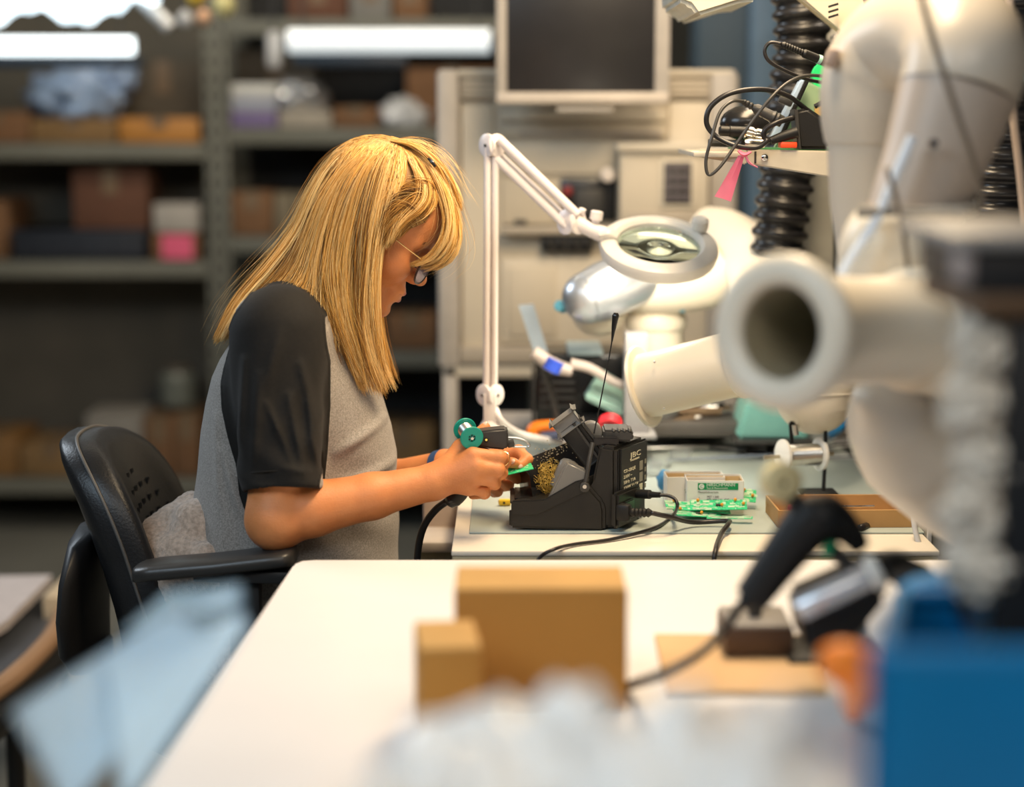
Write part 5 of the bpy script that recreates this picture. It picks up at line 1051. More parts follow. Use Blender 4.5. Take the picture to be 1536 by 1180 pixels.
L_F = {'index': ([w3(742, 684, 2.855), w3(778, 677, 2.842), w3(790, 689, 2.825), w3(779, 699, 2.810)], [.0115, .0098, .0090, .0078]),
       'middle': ([w3(738, 700, 2.875), w3(770, 712, 2.868), w3(776, 716, 2.845), w3(760, 710, 2.818)], [.0115, .0098, .0090, .0080]),
       'ring': ([w3(730, 714, 2.885), w3(757, 727, 2.878), w3(762, 727, 2.855), w3(747, 719, 2.835)], [.0112, .0094, .0086, .0076]),
       'pinky': ([w3(720, 724, 2.890), w3(742, 737, 2.884), w3(746, 737, 2.865), w3(733, 730, 2.848)], [.0100, .0084, .0078, .0070])}
L_T = ([w3(688, 700, 2.895), w3(722, 700, 2.855), w3(750, 694, 2.822), w3(770, 694, 2.803)], [.0150, .0122, .0104, .0082])
def hand(P, wr, FI, TH, wr2):
    d = cap(P, wr, wr2, .026, .024)
    for k, (pts, r) in FI.items():
        m = cap(P, A(wr2)*.75+A(pts[0])*.25, pts[0], .0165, .0125); d = smin(d, m, .012)
    for k, (pts, r) in FI.items(): d = smin(d, finger(P, pts, r), .0035)
    d = smin(d, cap(P, A(wr2)*.6+A(TH[0][0])*.4, TH[0][1], .017, .0125), .014)
    return smin(d, finger(P, TH[0], TH[1]), .005)
def arm(P, sh, el, wr):
    sh, el, wr = A(sh), A(el), A(wr)
    d = cap(P, sh, el, .050, .040)
    d = smin(d, np.linalg.norm(P-el-A((-.002, 0, -.004)), axis=1)-.0405, .02)
    m1 = el+(wr-el)*.22+A((0, 0, .002)); m2 = el+(wr-el)*.6
    d = smin(d, cap(P, el, m1, .038, .0395), .012); d = smin(d, cap(P, m1, m2, .0395, .0325), .012); d = smin(d, cap(P, m2, wr, .0325, .0255), .012)
    return d
RW2, LW2 = w3(664, 715, 2.707), w3(682, 699, 2.893)
NB0, NB1 = A(hw(-.018, 0, -.035)), A(W(447, 472, YH))
SHOULD = [(A(RA_sh), .050), (A(LA_sh), .050)]
TOR = [w3(452, 500, YH), w3(455, 600, YH), w3(448, 720, YH), w3(446, 840, YH)]
def body_sdf(P):
    d = np.full(len(P), 9.)
    m = np.linalg.norm(P-A(hw(.01, 0, 0)), axis=1) < .24; 
    if m.any(): d[m] = head_sdf(P[m])
    d = smin(d, cap(P, NB0, NB1, .049, .052), .03)
    d = smin(d, cap(P, NB1, A(RA_sh)+A((.0, .03, -.02)), .045, .045), .03); d = smin(d, cap(P, NB1, A(LA_sh)+A((0, -.03, -.02)), .045, .045), .03)
    d = smin(d, ell(P, TOR[0], (.055, .14, .09)), .04); d = smin(d, ell(P, TOR[1], (.105, .135, .14)), .05); d = smin(d, ell(P, TOR[2], (.11, .13, .15)), .05); d = smin(d, ell(P, TOR[3], (.12, .14, .12)), .05)
    d = smin(d, arm(P, RA_sh, RA_el, RA_wr), .02); d = smin(d, arm(P, LA_sh, LA_el, LA_wr), .02)
    m = P[:, 0] > W(620, 700, 2.7).x
    if m.any():
        Q = P[m]; v = smin(d[m], hand(Q, RA_wr, R_F, R_T, RW2), .010); d[m] = smin(v, hand(Q, LA_wr, L_F, L_T, LW2), .010)
    return d
zlo = W(0, 900, YH).z
V, F = sdf_mesh(body_sdf, (W(280, 0, YH).x, 2.58, .58), (W(815, 0, YH).x, 3.14, W(0, 215, YH).z), .0019)
V = relax(V, F, 2, .5)
ppl = thing('person', 'seated blonde woman in a black and grey shirt holding a soldering tool', 'person', (W(440, 0, YH).x, YH, .47))
# skin
def skin_mat():
    m = mat('skin', (.66, .255, .09), .5, col2=(.58, .21, .072), scale=26, bump=.3, bscale=420, sss=.12)
    return m
M_skin = skin_mat()
me = pymesh(V, F, 'body', flip=outward(V, F) < 0)
body = obj('body', me, M_skin, ppl)
# nails and lips as small separate parts
M_nail = mat('nail', (.78, .50, .40), .25)
def nail(par, tip, prev, side, nm='fingernail'):
    tip, prev = Vector(tip), Vector(prev); d = (tip-prev).normalized(); s = Vector(side); s = (s-d*s.dot(d)).normalized(); w = d.cross(s)
    b = NB(); R = Matrix((d, w, s)).transposed(); ball(b, tip+s*.0052+d*.002, (.0058, .0046, .0026), 2, R); obj(nm, b, M_nail, par)
nail(ppl, R_T[0][3], R_T[0][2], (0, -.2, 1)); nail(ppl, L_T[0][3], L_T[0][2], (-.1, -.9, .5)); nail(ppl, L_F['index'][0][3], L_F['index'][0][2], (.6, -.6, .5))
M_lip = mat('lip', (.50, .12, .085), .35)
def lipmesh(z, x, w, r, name):
    b = NB(); pts = [hw(x+.0018-.0070*abs(k/4)**2.0, w*k/4, z+(.0012*(1-abs(k/4)) if name == 'upper_lip' else -.0006*(1-abs(k/4))) - .0022*(abs(k/4)**2 if name == 'upper_lip' else -abs(k/4)**2)) for k in range(-4, 5)]
    tube(b, pts, [r*.45, r*.75, r*.92, r, r*.95, r, r*.92, r*.75, r*.45], 10, 3, flat=(1, 1)); return obj(name, b, M_lip, ppl)
lipmesh(-.0560, .1052, .0215, .0042, 'upper_lip'); lipmesh(-.0668, .1035, .0200, .0052, 'lower_lip')
# eyes: lash line under the lowered lid, eyebrow hairs
M_lash = mat('lash', (.04, .022, .012), .6)
for s in (-1, 1):
    b = NB(); tube(b, [hw(.0935, s*.0190, -.0080), hw(.0968, s*.026, -.0088), hw(.0965, s*.034, -.0085), hw(.090, s*.0425, -.0060)], [.0006, .0012, .0013, .0006], 6, 4); obj('lash_line', b, M_lash, ppl)
    b = NB()
    for k in range(26):
        f = k/25; p0 = hw(.0940+.0030*math.sin(f*PI), s*(.020+.022*f), -.0084+.0018*f); tube(b, [p0, p0+HF*.004-HU*.002, p0+HF*.0075-HU*.002+HL*s*.002], [.00022, .0002, .00008], 3, 2, caps=False)
    obj('eyelashes', b, M_lash, ppl, kind='stuff')
    b = NB()
    for k in range(120):
        f = random.random(); y = s*(.014+.034*f); x = .1030-.0160*f; z = .027+.003*math.sin(f*2.6)+random.uniform(-.0026, .0026)
        p0 = hw(x, y, z); tube(b, [p0, p0+HF*.0012+HL*s*.0035+HU*.001, p0+HL*s*.0075+HF*-.001], [.00022, .0002, .0001], 3, 1, caps=False)
    obj('eyebrow', b, mat('brow_hair', (.30, .17, .07), .6), ppl, kind='stuff')

# ------------------------------------------------------------------ shirt
SH = [(425, 425, 470, .050), (440, 420, 482, .062), (458, 402, 498, .110), (490, 368, 516, .150), (512, 348, 528, .165), (534, 334, 541, .172), (560, 322, 555, .172), (600, 312, 574, .166), (640, 305, 587, .163), (680, 300, 593, .162), (740, 294, 595, .165), (800, 293, 597, .170), (870, 293, 598, .176), (930, 300, 600, .178)]
zz_ = np.array([W(0, p[0], YH).z for p in SH])[::-1]; xb_ = np.array([W(p[1], p[0], YH).x for p in SH])[::-1]; xf_ = np.array([W(p[2], p[0], YH).x for p in SH])[::-1]; wd_ = np.array([p[3] for p in SH])[::-1]
HEM = W(425, 737, 2.64)
FOLDS = [(452, 545, 482, 660, .007, .006), (436, 590, 462, 705, .007, .006), (404, 600, 446, 690, .006, .005), (462, 600, 484, 716, .006, .005), (392, 560, 386, 700, .006, .007), (420, 500, 400, 580, .005, .008), (366, 540, 362, 660, .006, .006), (430, 690, 475, 700, .004, .005),
         (500, 690, 585, 645, .006, .008), (512, 740, 590, 720, .006, .008), (322, 690, 356, 790, .007, .007), (308, 640, 318, 780, .005, .007)]
def shirt_sdf(P):
    z = P[:, 2]; xb = np.interp(z, zz_, xb_); xf = np.interp(z, zz_, xf_); w = np.interp(z, zz_, wd_); cx = (xb+xf)/2; rx = (xf-xb)/2
    y = P[:, 1]-YH
    q = (np.abs((P[:, 0]-cx)/rx)**2.3+np.abs(y/w)**2.3)**(1/2.3); d = (q-1)*np.minimum(rx, w)*.9
    d = smax(d, z-W(0, 432, YH).z, .02); d = smin(d, cap(P, NB1+A((-.004, 0, .006)), A(RA_sh)+A((0, .02, .004)), .062, .062), .04); d = smin(d, cap(P, NB1+A((-.004, 0, .006)), A(LA_sh)+A((0, -.02, .004)), .062, .062), .04); d = smax(d, W(0, 915, YH).z-z, .01)
    for s, sh, hem in ((-1, RA_sh, (W(424, 735, 2.655))), (1, LA_sh, W(440, 715, 3.06))):
        a, b_ = A(sh)+A((-.002, 0, .004)), A(hem); ax = (b_-a)/np.linalg.norm(b_-a)
        t_ = (P-a)@ax; L = np.linalg.norm(b_-a)
        sl = cap(P, a, b_+ax*.10, .064, .0545); th = np.arctan2(P[:, 1]-a[1], P[:, 0]-a[0])
        # soft vertical creases
        sl = sl+.0042*np.sin(th*5+t_*18)*np.clip(t_/.12, 0, 1)+.0050*np.abs(np.sin((P[:, 0]-.5*P[:, 2])*58+s))*np.exp(-((t_-.12)/.06)**2)*np.clip((P[:, 0]-a[0])/.02+.6, 0, 1)+.0024*np.sin(P[:, 2]*110+P[:, 0]*70)*np.clip((t_-.12)/.08, 0, 1)
        sl = smax(sl, t_-L, .003)
        d = smin(d, sl, .030)
        hollow = cap(P, a+ax*.10, b_+ax*.1, .046, .0515); hollow = smax(hollow, L-.03-t_, .004)
        d = smax(d, -hollow, .003)
    # body folds
    d = d+.0022*np.sin((P[:, 2]*1.0+P[:, 0]*.9)*62)*np.exp(-((P[:, 2]-W(0, 740, YH).z)/.10)**2)*np.clip((P[:, 0]-W(440, 0, YH).x)/.05, 0, 1)
    d = d+.0026*np.sin(P[:, 0]*75+np.sin(P[:, 2]*22)*1.2)*np.clip((W(380, 0, YH).x-P[:, 0])/.04, 0, 1)*np.clip((W(0, 640, YH).z-P[:, 2])/.1, 0, 1)
    nearm = P[:, 1] < YH-.02
    for (x0, y0_, x1, y1_, am, wd) in FOLDS:
        a, b_ = A(W(x0, y0_, 2.66))[[0, 2]], A(W(x1, y1_, 2.66))[[0, 2]]; e = b_-a; w_ = P[:, [0, 2]]-a; h = np.clip((w_@e)/(e@e), 0, 1); ds = np.linalg.norm(w_-h[:, None]*e, axis=1)
        d = d-np.where(nearm, am*np.exp(-(ds/wd)**2)*np.sin(PI*np.clip(h*.8+.15, 0, 1)), 0)
    d = smax(d, -cap(P, NB1+(NB0-NB1)*.25, NB0, .0565, .060), .004)
    return d
V, F = sdf_mesh(shirt_sdf, (W(275, 0, YH).x, 2.55, W(0, 925, YH).z), (W(625, 0, YH).x, 3.19, W(0, 415, YH).z), .0028)
V = relax(V, F, 2, .5)
if outward(V, F) < 0: F = F[:, ::-1]
# raglan line: signed distance in the side view, the border is straightened
poly = [(470, 428), (482, 455), (487, 490), (493, 545), (494, 610), (490, 680), (484, 745), (478, 800), (372, 800), (366, 770), (357, 745), (350, 700), (338, 665), (326, 620), (323, 580), (329, 545), (338, 500), (350, 472), (372, 442), (400, 412)]
PW = np.array([[W(px, py, 2.70).x, W(px, py, 2.70).z] for px, py in poly])
def gpoly(xz):
    n = len(PW); dmin = np.full(len(xz), 9.); inside = np.zeros(len(xz), bool)
    for i in range(n):
        a, b_ = PW[i], PW[(i+1) % n]; e = b_-a; w = xz-a; h = np.clip((w@e)/(e@e), 0, 1); dmin = np.minimum(dmin, np.linalg.norm(w-h[:, None]*e, axis=1))
        c = ((a[1] > xz[:, 1]) != (b_[1] > xz[:, 1])) & (xz[:, 0] < (b_[0]-a[0])*(xz[:, 1]-a[1])/(b_[1]-a[1]+1e-12)+a[0]); inside ^= c
    return np.where(inside, dmin, -dmin)
xz = V[:, [0, 2]]; g0 = gpoly(xz); e_ = .0008
gx = (gpoly(xz+[e_, 0])-g0)/e_; gz = (gpoly(xz+[0, e_])-g0)/e_; near = np.abs(g0) < .0019
V[near, 0] -= (g0*gx)[near]; V[near, 2] -= (g0*gz)[near]
far_ = np.abs(V[:, 1]-YH) < .015
gf = g0[F].mean(1); blk = (gf > 0) & ~far_[F].all(1)
# collar ring is black too
ctr = V[F].mean(1); 
near_side = ctr[:, 1] < YH
M_greyT = mat('marl_grey', (.36, .33, .30), .85, col2=(.22, .20, .18), scale=420, bump=.3, bscale=900, sheen=.1)
M_blkT = mat('black_cotton', (.0125, .0112, .010), .8, spec=.25, col2=(.010, .009, .008), scale=200, bump=.3, bscale=1100, sheen=.04)
def sub(mask, name, m, par):
    f = F[mask]; idx = np.unique(f); mp = np.zeros(len(V), int); mp[idx] = np.arange(len(idx)); return obj(name, pymesh(V[idx], mp[f], name), m, par)
shirt = sub(~blk, 'shirt', M_greyT, ppl)
sub(blk & near_side, 'sleeve', M_blkT, shirt); sub(blk & ~near_side, 'sleeve', M_blkT, shirt)
b = NB(); c0 = NB1+(NB0-NB1)*.20; ax = Vector(NB0-NB1).normalized(); lathe(b, c0, ax, [(-.006, .066), (-.003, .070), (.006, .067), (.010, .063), (.004, .060), (-.006, .062)], 40, caps=False); obj('collar', b, M_blkT, shirt)
# hem stitching ring of the near sleeve
a_, h_ = Vector(RA_sh), Vector(W(424, 735, 2.655)); axs = (h_-a_).normalized(); L_s = (h_-a_).length
b = NB(); lathe(b, a_, axs, [(L_s-.024, .0560), (L_s-.0235, .0566), (L_s-.0225, .0566), (L_s-.022, .0560)], 40, caps=False); obj('hem_stitch', b, M_blkT, shirt)
# trousers and shoes (mostly hidden under the table)
def leg_sdf(P):
    d = np.full(len(P), 9.)
    for s in (-1, 1):
        hip = A((W(430, 0, YH).x, YH+s*.10, .56)); kn = A((.16, YH+s*.13, .56)); an = A((.20, YH+s*.14, .12))
        d = smin(d, cap(P, hip, kn, .085, .062), .03); d = smin(d, cap(P, kn, an, .060, .048), .02)
    return smin(d, ell(P, (W(430, 0, YH).x, YH, .58), (.13, .17, .10)), .05)
V2, F2 = sdf_mesh(leg_sdf, (W(250, 0, YH).x, 2.6, .06), (.30, 3.15, .72), .006)
V2 = relax(V2, F2, 1)
trou = obj('trousers', pymesh(V2, F2, 'trousers', flip=outward(V2, F2) < 0), mat('grey_trousers', (.16, .155, .15), .85, scale=80, bump=.2), ppl)
for s in (-1, 1):
    b = NB(); ball(b, (.235, YH+s*.14, .05), (.125, .045, .045), 3)
    for v in b.verts: v.co.z = max(v.co.z, .012)
    obj('shoe', b, M_black, ppl)
    b = NB(); box(b, (.235, YH+s*.14, .008), (.24, .085, .016), bev=.006); obj('sole', b, M_white, ppl)

# ------------------------------------------------------------------ hair
def guide(pts):
    """pixel guide points (px, py, offset from the head middle) -> 18 world points"""
    P = smooth_path([W(px, py, YH+yo) for px, py, yo in pts], 8); P = np.array([list(p) for p in P])
    s = np.r_[0, np.cumsum(np.linalg.norm(np.diff(P, axis=0), axis=1))]; t_ = np.linspace(0, s[-1], 18)
    return np.stack([np.interp(t_, s, P[:, k]) for k in range(3)], 1)
# near-side fall of hair, back (0) to face edge (1)
GA = [[(566, 213, -.004), (520, 232, -.012), (480, 280, -.020), (448, 343, -.030), (412, 402, -.040), (364, 456, -.055), (328, 508, -.075)],
      [(572, 213, -.010), (522, 238, -.040), (484, 290, -.060), (458, 355, -.068), (432, 412, -.080), (388, 458, -.105), (350, 500, -.125)],
      [(577, 213, -.014), (526, 245, -.062), (492, 300, -.080), (472, 365, -.088), (458, 415, -.096), (436, 440, -.118), (392, 470, -.145)],
      [(581, 213, -.018), (532, 252, -.074), (502, 310, -.088), (486, 375, -.094), (482, 430, -.104), (502, 490, -.112), (528, 545, -.110)],
      [(585, 213, -.021), (542, 256, -.079), (516, 320, -.091), (502, 390, -.096), (504, 450, -.106), (522, 520, -.110), (548, 582, -.106)],
      [(588, 213, -.023), (556, 252, -.079), (534, 320, -.092), (521, 390, -.098), (522, 460, -.104), (534, 520, -.106), (540, 580, -.104)],
      [(592, 214, -.025), (572, 252, -.076), (552, 325, -.093), (543, 400, -.098), (538, 470, -.100), (545, 530, -.098), (568, 588, -.092)],
      [(598, 215, -.028), (590, 255, -.068), (572, 320, -.088), (558, 390, -.096), (552, 460, -.096), (560, 530, -.090), (580, 592, -.084)],
      [(606, 218, -.030), (604, 260, -.062), (584, 322, -.080), (569, 385, -.090), (563, 450, -.092), (564, 510, -.086), (572, 560, -.080)]]
# forelock sweeping over the temple and curling under the glasses
GB = [[(604, 217, -.026), (632, 248, -.042), (652, 290, -.058), (662, 330, -.066), (655, 362, -.070), (632, 388, -.070), (610, 396, -.070)],
      [(608, 218, -.024), (644, 248, -.038), (668, 288, -.050), (678, 330, -.056), (672, 365, -.060), (650, 392, -.060), (622, 400, -.062)],
      [(612, 220, -.020), (654, 252, -.030), (677, 296, -.036), (685, 340, -.038), (682, 370, -.042), (665, 394, -.046), (642, 404, -.050)],
      [(612, 220, -.006), (656, 250, -.010), (679, 300, -.014), (687, 345, -.016), (684, 374, -.022), (669, 392, -.030), (655, 400, -.036)]]
# temple hair drawn back from the brow towards the crown
GC = [[(648, 318, -.060), (640, 296, -.068), (622, 282, -.074), (600, 285, -.078), (585, 300, -.084), (578, 320, -.088)],
      [(636, 334, -.070), (626, 318, -.076), (608, 308, -.080), (592, 312, -.084), (580, 330, -.088), (574, 350, -.090)],
      [(618, 342, -.078), (606, 334, -.081), (592, 334, -.084), (582, 344, -.087), (575, 362, -.090), (571, 380, -.090)],
      [(660, 290, -.050), (652, 268, -.060), (634, 262, -.070), (612, 268, -.076), (594, 284, -.082), (584, 306, -.086)]]
GF = [[(598, 215, -.028), (612, 240, -.052), (622, 268, -.068), (618, 296, -.077), (600, 318, -.083), (586, 340, -.088), (578, 372, -.090)],
      [(602, 216, -.028), (622, 244, -.046), (636, 275, -.062), (634, 302, -.072), (616, 322, -.079), (598, 338, -.085), (584, 362, -.090)],
      [(606, 217, -.026), (634, 248, -.040), (650, 280, -.054), (652, 306, -.063), (638, 324, -.071), (616, 334, -.079), (594, 350, -.086)]]
GA, GB, GC, GF = [np.array([guide(g) for g in G]) for G in (GA, GB, GC, GF)]
def interp(G, u):
    x = u*(len(G)-1); i = np.clip(x.astype(int), 0, len(G)-2); f = (x-i)[:, None, None]; return G[i]*(1-f)+G[i+1]*f
def mirror(P): Q = P.copy(); Q[..., 1] = 2*YH-Q[..., 1]; return Q
ctr_line = A(hw(.0, 0, .03))
def strands(G, n, clumps, spread, inward, rad, lenj=.12, wave=.0015, tight=.45):
    uc = (np.arange(clumps)+rng.random(clumps))/clumps; cid = rng.integers(0, clumps, n); u = np.clip(uc[cid]*.82+.18*rng.random(n), 0, 1)
    P = interp(G, u); t_ = np.linspace(0, 1, P.shape[1])[None, :, None]
    # clump centre line pulls the strands together towards the ends
    Pc = interp(G, uc)[cid]; pull = (t_**1.3)*tight; P = P*(1-pull)+Pc*pull
    depth = rng.random(clumps)[cid]*.6+.4*rng.random(n)
    to_mid = np.zeros_like(P); to_mid[..., 1] = YH-P[..., 1]
    P = P+to_mid*(depth[:, None, None]*inward)
    coff = rng.normal(size=(clumps, 3))[cid][:, None, :]*spread*t_**.8; foff = rng.normal(size=(n, 3))[:, None, :]*spread*.42*t_**.7
    ph = rng.random(clumps)[cid]*6.28; ph2 = rng.random(n)*6.28
    wv = np.stack([np.sin(t_[..., 0]*9+ph[:, None]), np.cos(t_[..., 0]*7+ph2[:, None]), 0*t_[..., 0]+np.sin(t_[..., 0]*5+ph2[:, None])*.4], -1)*wave*(.3+t_)
    P = P+coff+foff+wv
    # trim the length
    L = 1-lenj*rng.random(n)**1.6; idx = L[:, None]*np.linspace(0, 1, P.shape[1])[None]*(P.shape[1]-1); i0 = np.clip(idx.astype(int), 0, P.shape[1]-2); f = (idx-i0)[..., None]
    r_ = np.arange(n)[:, None]; P = P[r_, i0]*(1-f)+P[r_, i0+1]*f
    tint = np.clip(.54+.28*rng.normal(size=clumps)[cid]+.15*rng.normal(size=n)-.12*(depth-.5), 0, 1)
    return P, tint, np.full(n, rad)*(.7+.6*rng.random(n))
def strand_mesh(P, tint, rad, name, sides=3):
    n, k, _ = P.shape; T_ = np.gradient(P, axis=1); T_ /= np.linalg.norm(T_, axis=2, keepdims=True)+1e-9
    up = np.array([.2, .9, .3]); X = np.cross(T_, up); X /= np.linalg.norm(X, axis=2, keepdims=True)+1e-9; Y_ = np.cross(T_, X)
    tp = np.minimum(1, 1.15-np.linspace(0, 1, k)**4*.95)[None, :, None]; V_ = []
    for s in range(sides):
        a = 2*PI*s/sides; V_.append(P+(X*math.cos(a)+Y_*math.sin(a))*rad[:, None, None]*tp)
    V_ = np.stack(V_, 2).reshape(-1, 3); base = (np.arange(n)*k*sides)[:, None, None]; j = (np.arange(k-1)*sides)[None, :, None]; s = np.arange(sides)[None, None, :]; s2 = (s+1) % sides
    F_ = np.stack([base+j+s, base+j+s2, base+j+sides+s2, base+j+sides+s], -1).reshape(-1, 4)
    me = pymesh(V_, F_, name); at = me.attributes.new('tint', 'FLOAT', 'POINT'); at.data.foreach_set('value', np.repeat(tint, k*sides).astype(np.float32))
    tt = np.tile(np.repeat(np.linspace(0, 1, k), sides), n); a2 = me.attributes.new('along', 'FLOAT', 'POINT'); a2.data.foreach_set('value', tt.astype(np.float32)); return me
mh = bpy.data.materials.new('blonde_hair'); mh.use_nodes = True; nt = mh.node_tree; bs = nt.nodes['Principled BSDF']
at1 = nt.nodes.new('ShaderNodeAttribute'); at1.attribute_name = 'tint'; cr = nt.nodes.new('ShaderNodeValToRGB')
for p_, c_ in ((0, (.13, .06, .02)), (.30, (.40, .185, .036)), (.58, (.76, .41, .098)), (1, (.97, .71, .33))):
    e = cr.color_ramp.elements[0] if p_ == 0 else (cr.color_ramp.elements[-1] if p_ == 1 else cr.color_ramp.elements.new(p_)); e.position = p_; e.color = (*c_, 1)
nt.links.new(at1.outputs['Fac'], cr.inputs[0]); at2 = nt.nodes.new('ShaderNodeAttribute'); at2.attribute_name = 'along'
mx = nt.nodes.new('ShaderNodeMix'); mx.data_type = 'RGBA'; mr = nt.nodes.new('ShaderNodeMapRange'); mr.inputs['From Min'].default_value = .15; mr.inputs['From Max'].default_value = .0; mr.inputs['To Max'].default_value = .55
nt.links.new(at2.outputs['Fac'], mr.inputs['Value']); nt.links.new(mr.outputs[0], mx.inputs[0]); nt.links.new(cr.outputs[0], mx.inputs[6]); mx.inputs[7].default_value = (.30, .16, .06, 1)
nt.links.new(mx.outputs[2], bs.inputs['Base Color']); bs.inputs['Roughness'].default_value = .42; bs.inputs['Specular IOR Level'].default_value = .25
bs.inputs['Subsurface Weight'].default_value = 0
PA = [strands(GA, 7400, 130, .0052, .16, .00056, .26, .0018, .72), strands(GB, 1250, 36, .0028, .16, .00052, .10, .0012), strands(GC, 900, 30, .0040, .10, .00050, .25, .003)]
fa = strands(GA, 2600, 80, .005, .35, .0008, .15); PA.append((mirror(fa[0]), fa[1], fa[2]))
fb_ = strands(GB, 500, 20, .003, .3, .0006, .1); PA.append((mirror(fb_[0]), fb_[1], fb_[2]))
# crown bridge: strands across the parting to the back of the head
GD = np.array([guide(g) for g in ([(596, 213, -.030), (548, 214, -.036), (502, 240, -.040), (470, 288, -.046), (446, 345, -.052), (408, 398, -.058), (360, 454, -.078), (330, 506, -.090)],
    [(598, 212, -.016), (552, 210, -.014), (504, 232, -.014), (470, 280, -.016), (444, 338, -.020), (404, 394, -.024), (354, 452, -.034), (325, 510, -.044)],
    [(598, 212, .016), (552, 210, .014), (504, 232, .014), (470, 280, .016), (444, 338, .020), (404, 394, .024), (356, 452, .034), (328, 508, .044)],
    [(596, 214, .030), (548, 218, .040), (504, 245, .048), (474, 295, .055), (448, 350, .062), (412, 408, .07), (370, 460, .088), (340, 505, .10)])])
PA.append(strands(GD, 5200, 110, .0036, .0, .00058, .16))
GE = np.array([guide(g) for g in ([(586, 212, -.034), (614, 218, -.040), (640, 236, -.042), (662, 268, -.040), (680, 312, -.034)], [(586, 211, -.010), (618, 216, -.010), (648, 234, -.008), (672, 266, -.006), (688, 312, -.006)], [(590, 212, .03), (620, 219, .02), (650, 238, .02), (672, 270, .02), (684, 306, .02)])])
PA.append(strands(GE, 2000, 60, .003, .0, .0006, .12))
pf = strands(GF, 2200, 50, .0034, .10, .00054, .18, .0018); PA.append((pf[0], np.clip(pf[1]-.10, 0, 1), pf[2])); PA[2] = (PA[2][0], np.clip(PA[2][1]-.28, 0, 1), PA[2][2])
# stray hairs
def strays(G, n, amp):
    P, t_, r = strands(G, n, n, .010, -.05, .00016, .3, .004); k = np.linspace(0, 1, P.shape[1])[None, :, None]; P = P+rng.normal(size=(n, 1, 3))*amp*k**1.5+A((0, 0, 1))*rng.random((n, 1, 1))*amp*.8*np.sin(k*PI); return P, np.clip(t_+.3, 0, 1), r
PA += [strays(GA, 300, .008), strays(GB, 60, .012), strays(GE, 80, .014), strays(GC, 40, .01), strays(GD, 160, .005)]
def outside(P, k):
    # keep the strands outside the skull
    q = (P-A(Ho))@RH.T; c = A((.0, 0, .048)); r = A((.0985, .079, .0840)); d = (q-c)/r; n = np.linalg.norm(d, axis=-1, keepdims=True)
    q2 = np.where((n < k) & (q[..., 2:3] > -.01), c+d/np.maximum(n, .05)*k*r, q); return q2@RH+A(Ho)
Pall = np.concatenate([p[0] for p in PA]); 
Pall = outside(Pall, (1.012+.035*rng.random(len(Pall)))[:, None, None]); tall = np.concatenate([p[1] for p in PA]); rall = np.concatenate([p[2] for p in PA])
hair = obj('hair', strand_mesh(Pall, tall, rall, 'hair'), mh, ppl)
# inner mass of hair, so that no scalp or background shows between the strands
def inner(G, k, name, cols=26, cut=15):
    u = np.linspace(0, 1, cols); P = interp(G, u); P[..., 1] += (YH-P[..., 1])*k; P = P[:, :cut]
    C_ = A(hw(-.005, 0, .02)); dv = C_-P; ln = np.linalg.norm(dv, axis=2, keepdims=True); P = P+dv/ln*.0045
    Pm = P+rng.normal(size=P.shape)*.0006
    Pm = outside(Pm, 1.004)
    n, m, _ = Pm.shape; idx = np.arange(n*m).reshape(n, m); F_ = np.stack([idx[:-1, :-1], idx[1:, :-1], idx[1:, 1:], idx[:-1, 1:]], -1).reshape(-1, 4); me = pymesh(Pm.reshape(-1, 3), F_, name)
    at = me.attributes.new('tint', 'FLOAT', 'POINT'); at.data.foreach_set('value', np.repeat(.25+.2*rng.random(n), m).astype(np.float32)); a2 = me.attributes.new('along', 'FLOAT', 'POINT'); a2.data.foreach_set('value', np.full(n*m, .5, np.float32))
    return me
def hull_of(G, k, nm='under_hair', cut=15): return obj(nm, inner(G, k, nm, 26, cut), mh, hair)
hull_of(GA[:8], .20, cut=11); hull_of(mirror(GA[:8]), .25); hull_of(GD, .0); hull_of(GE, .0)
b = NB(); v_ = ball(b, (0, 0, 0), 1, 5)
for v in b.verts:
    c = v.co.copy(); v.co = hw(.0+c.x*(.0985), c.y*.0785, .0480+c.z*.0848)
kill = [v for v in b.verts if (Vector(v.co)-Ho).dot(HF) > .062 and (Vector(v.co)-Ho).dot(HU) < .088 or (Vector(v.co)-Ho).dot(HU) < .012 and (Vector(v.co)-Ho).dot(HF) > -.02]
bmesh.ops.delete(b, geom=kill, context='VERTS'); me = finish(b, 180); at = me.attributes.new('tint', 'FLOAT', 'POINT'); at.data.foreach_set('value', np.full(len(me.vertices), .2, np.float32)); obj('scalp_hair', me, mh, hair)
# hair clip
b = NB(); tube(b, [W(642, 238, YH-.047), W(648, 243, YH-.050), W(653, 250, YH-.052)], [.0018, .0032, .002], 8, 3); obj('hair_clip', b, M_blackg, ppl)

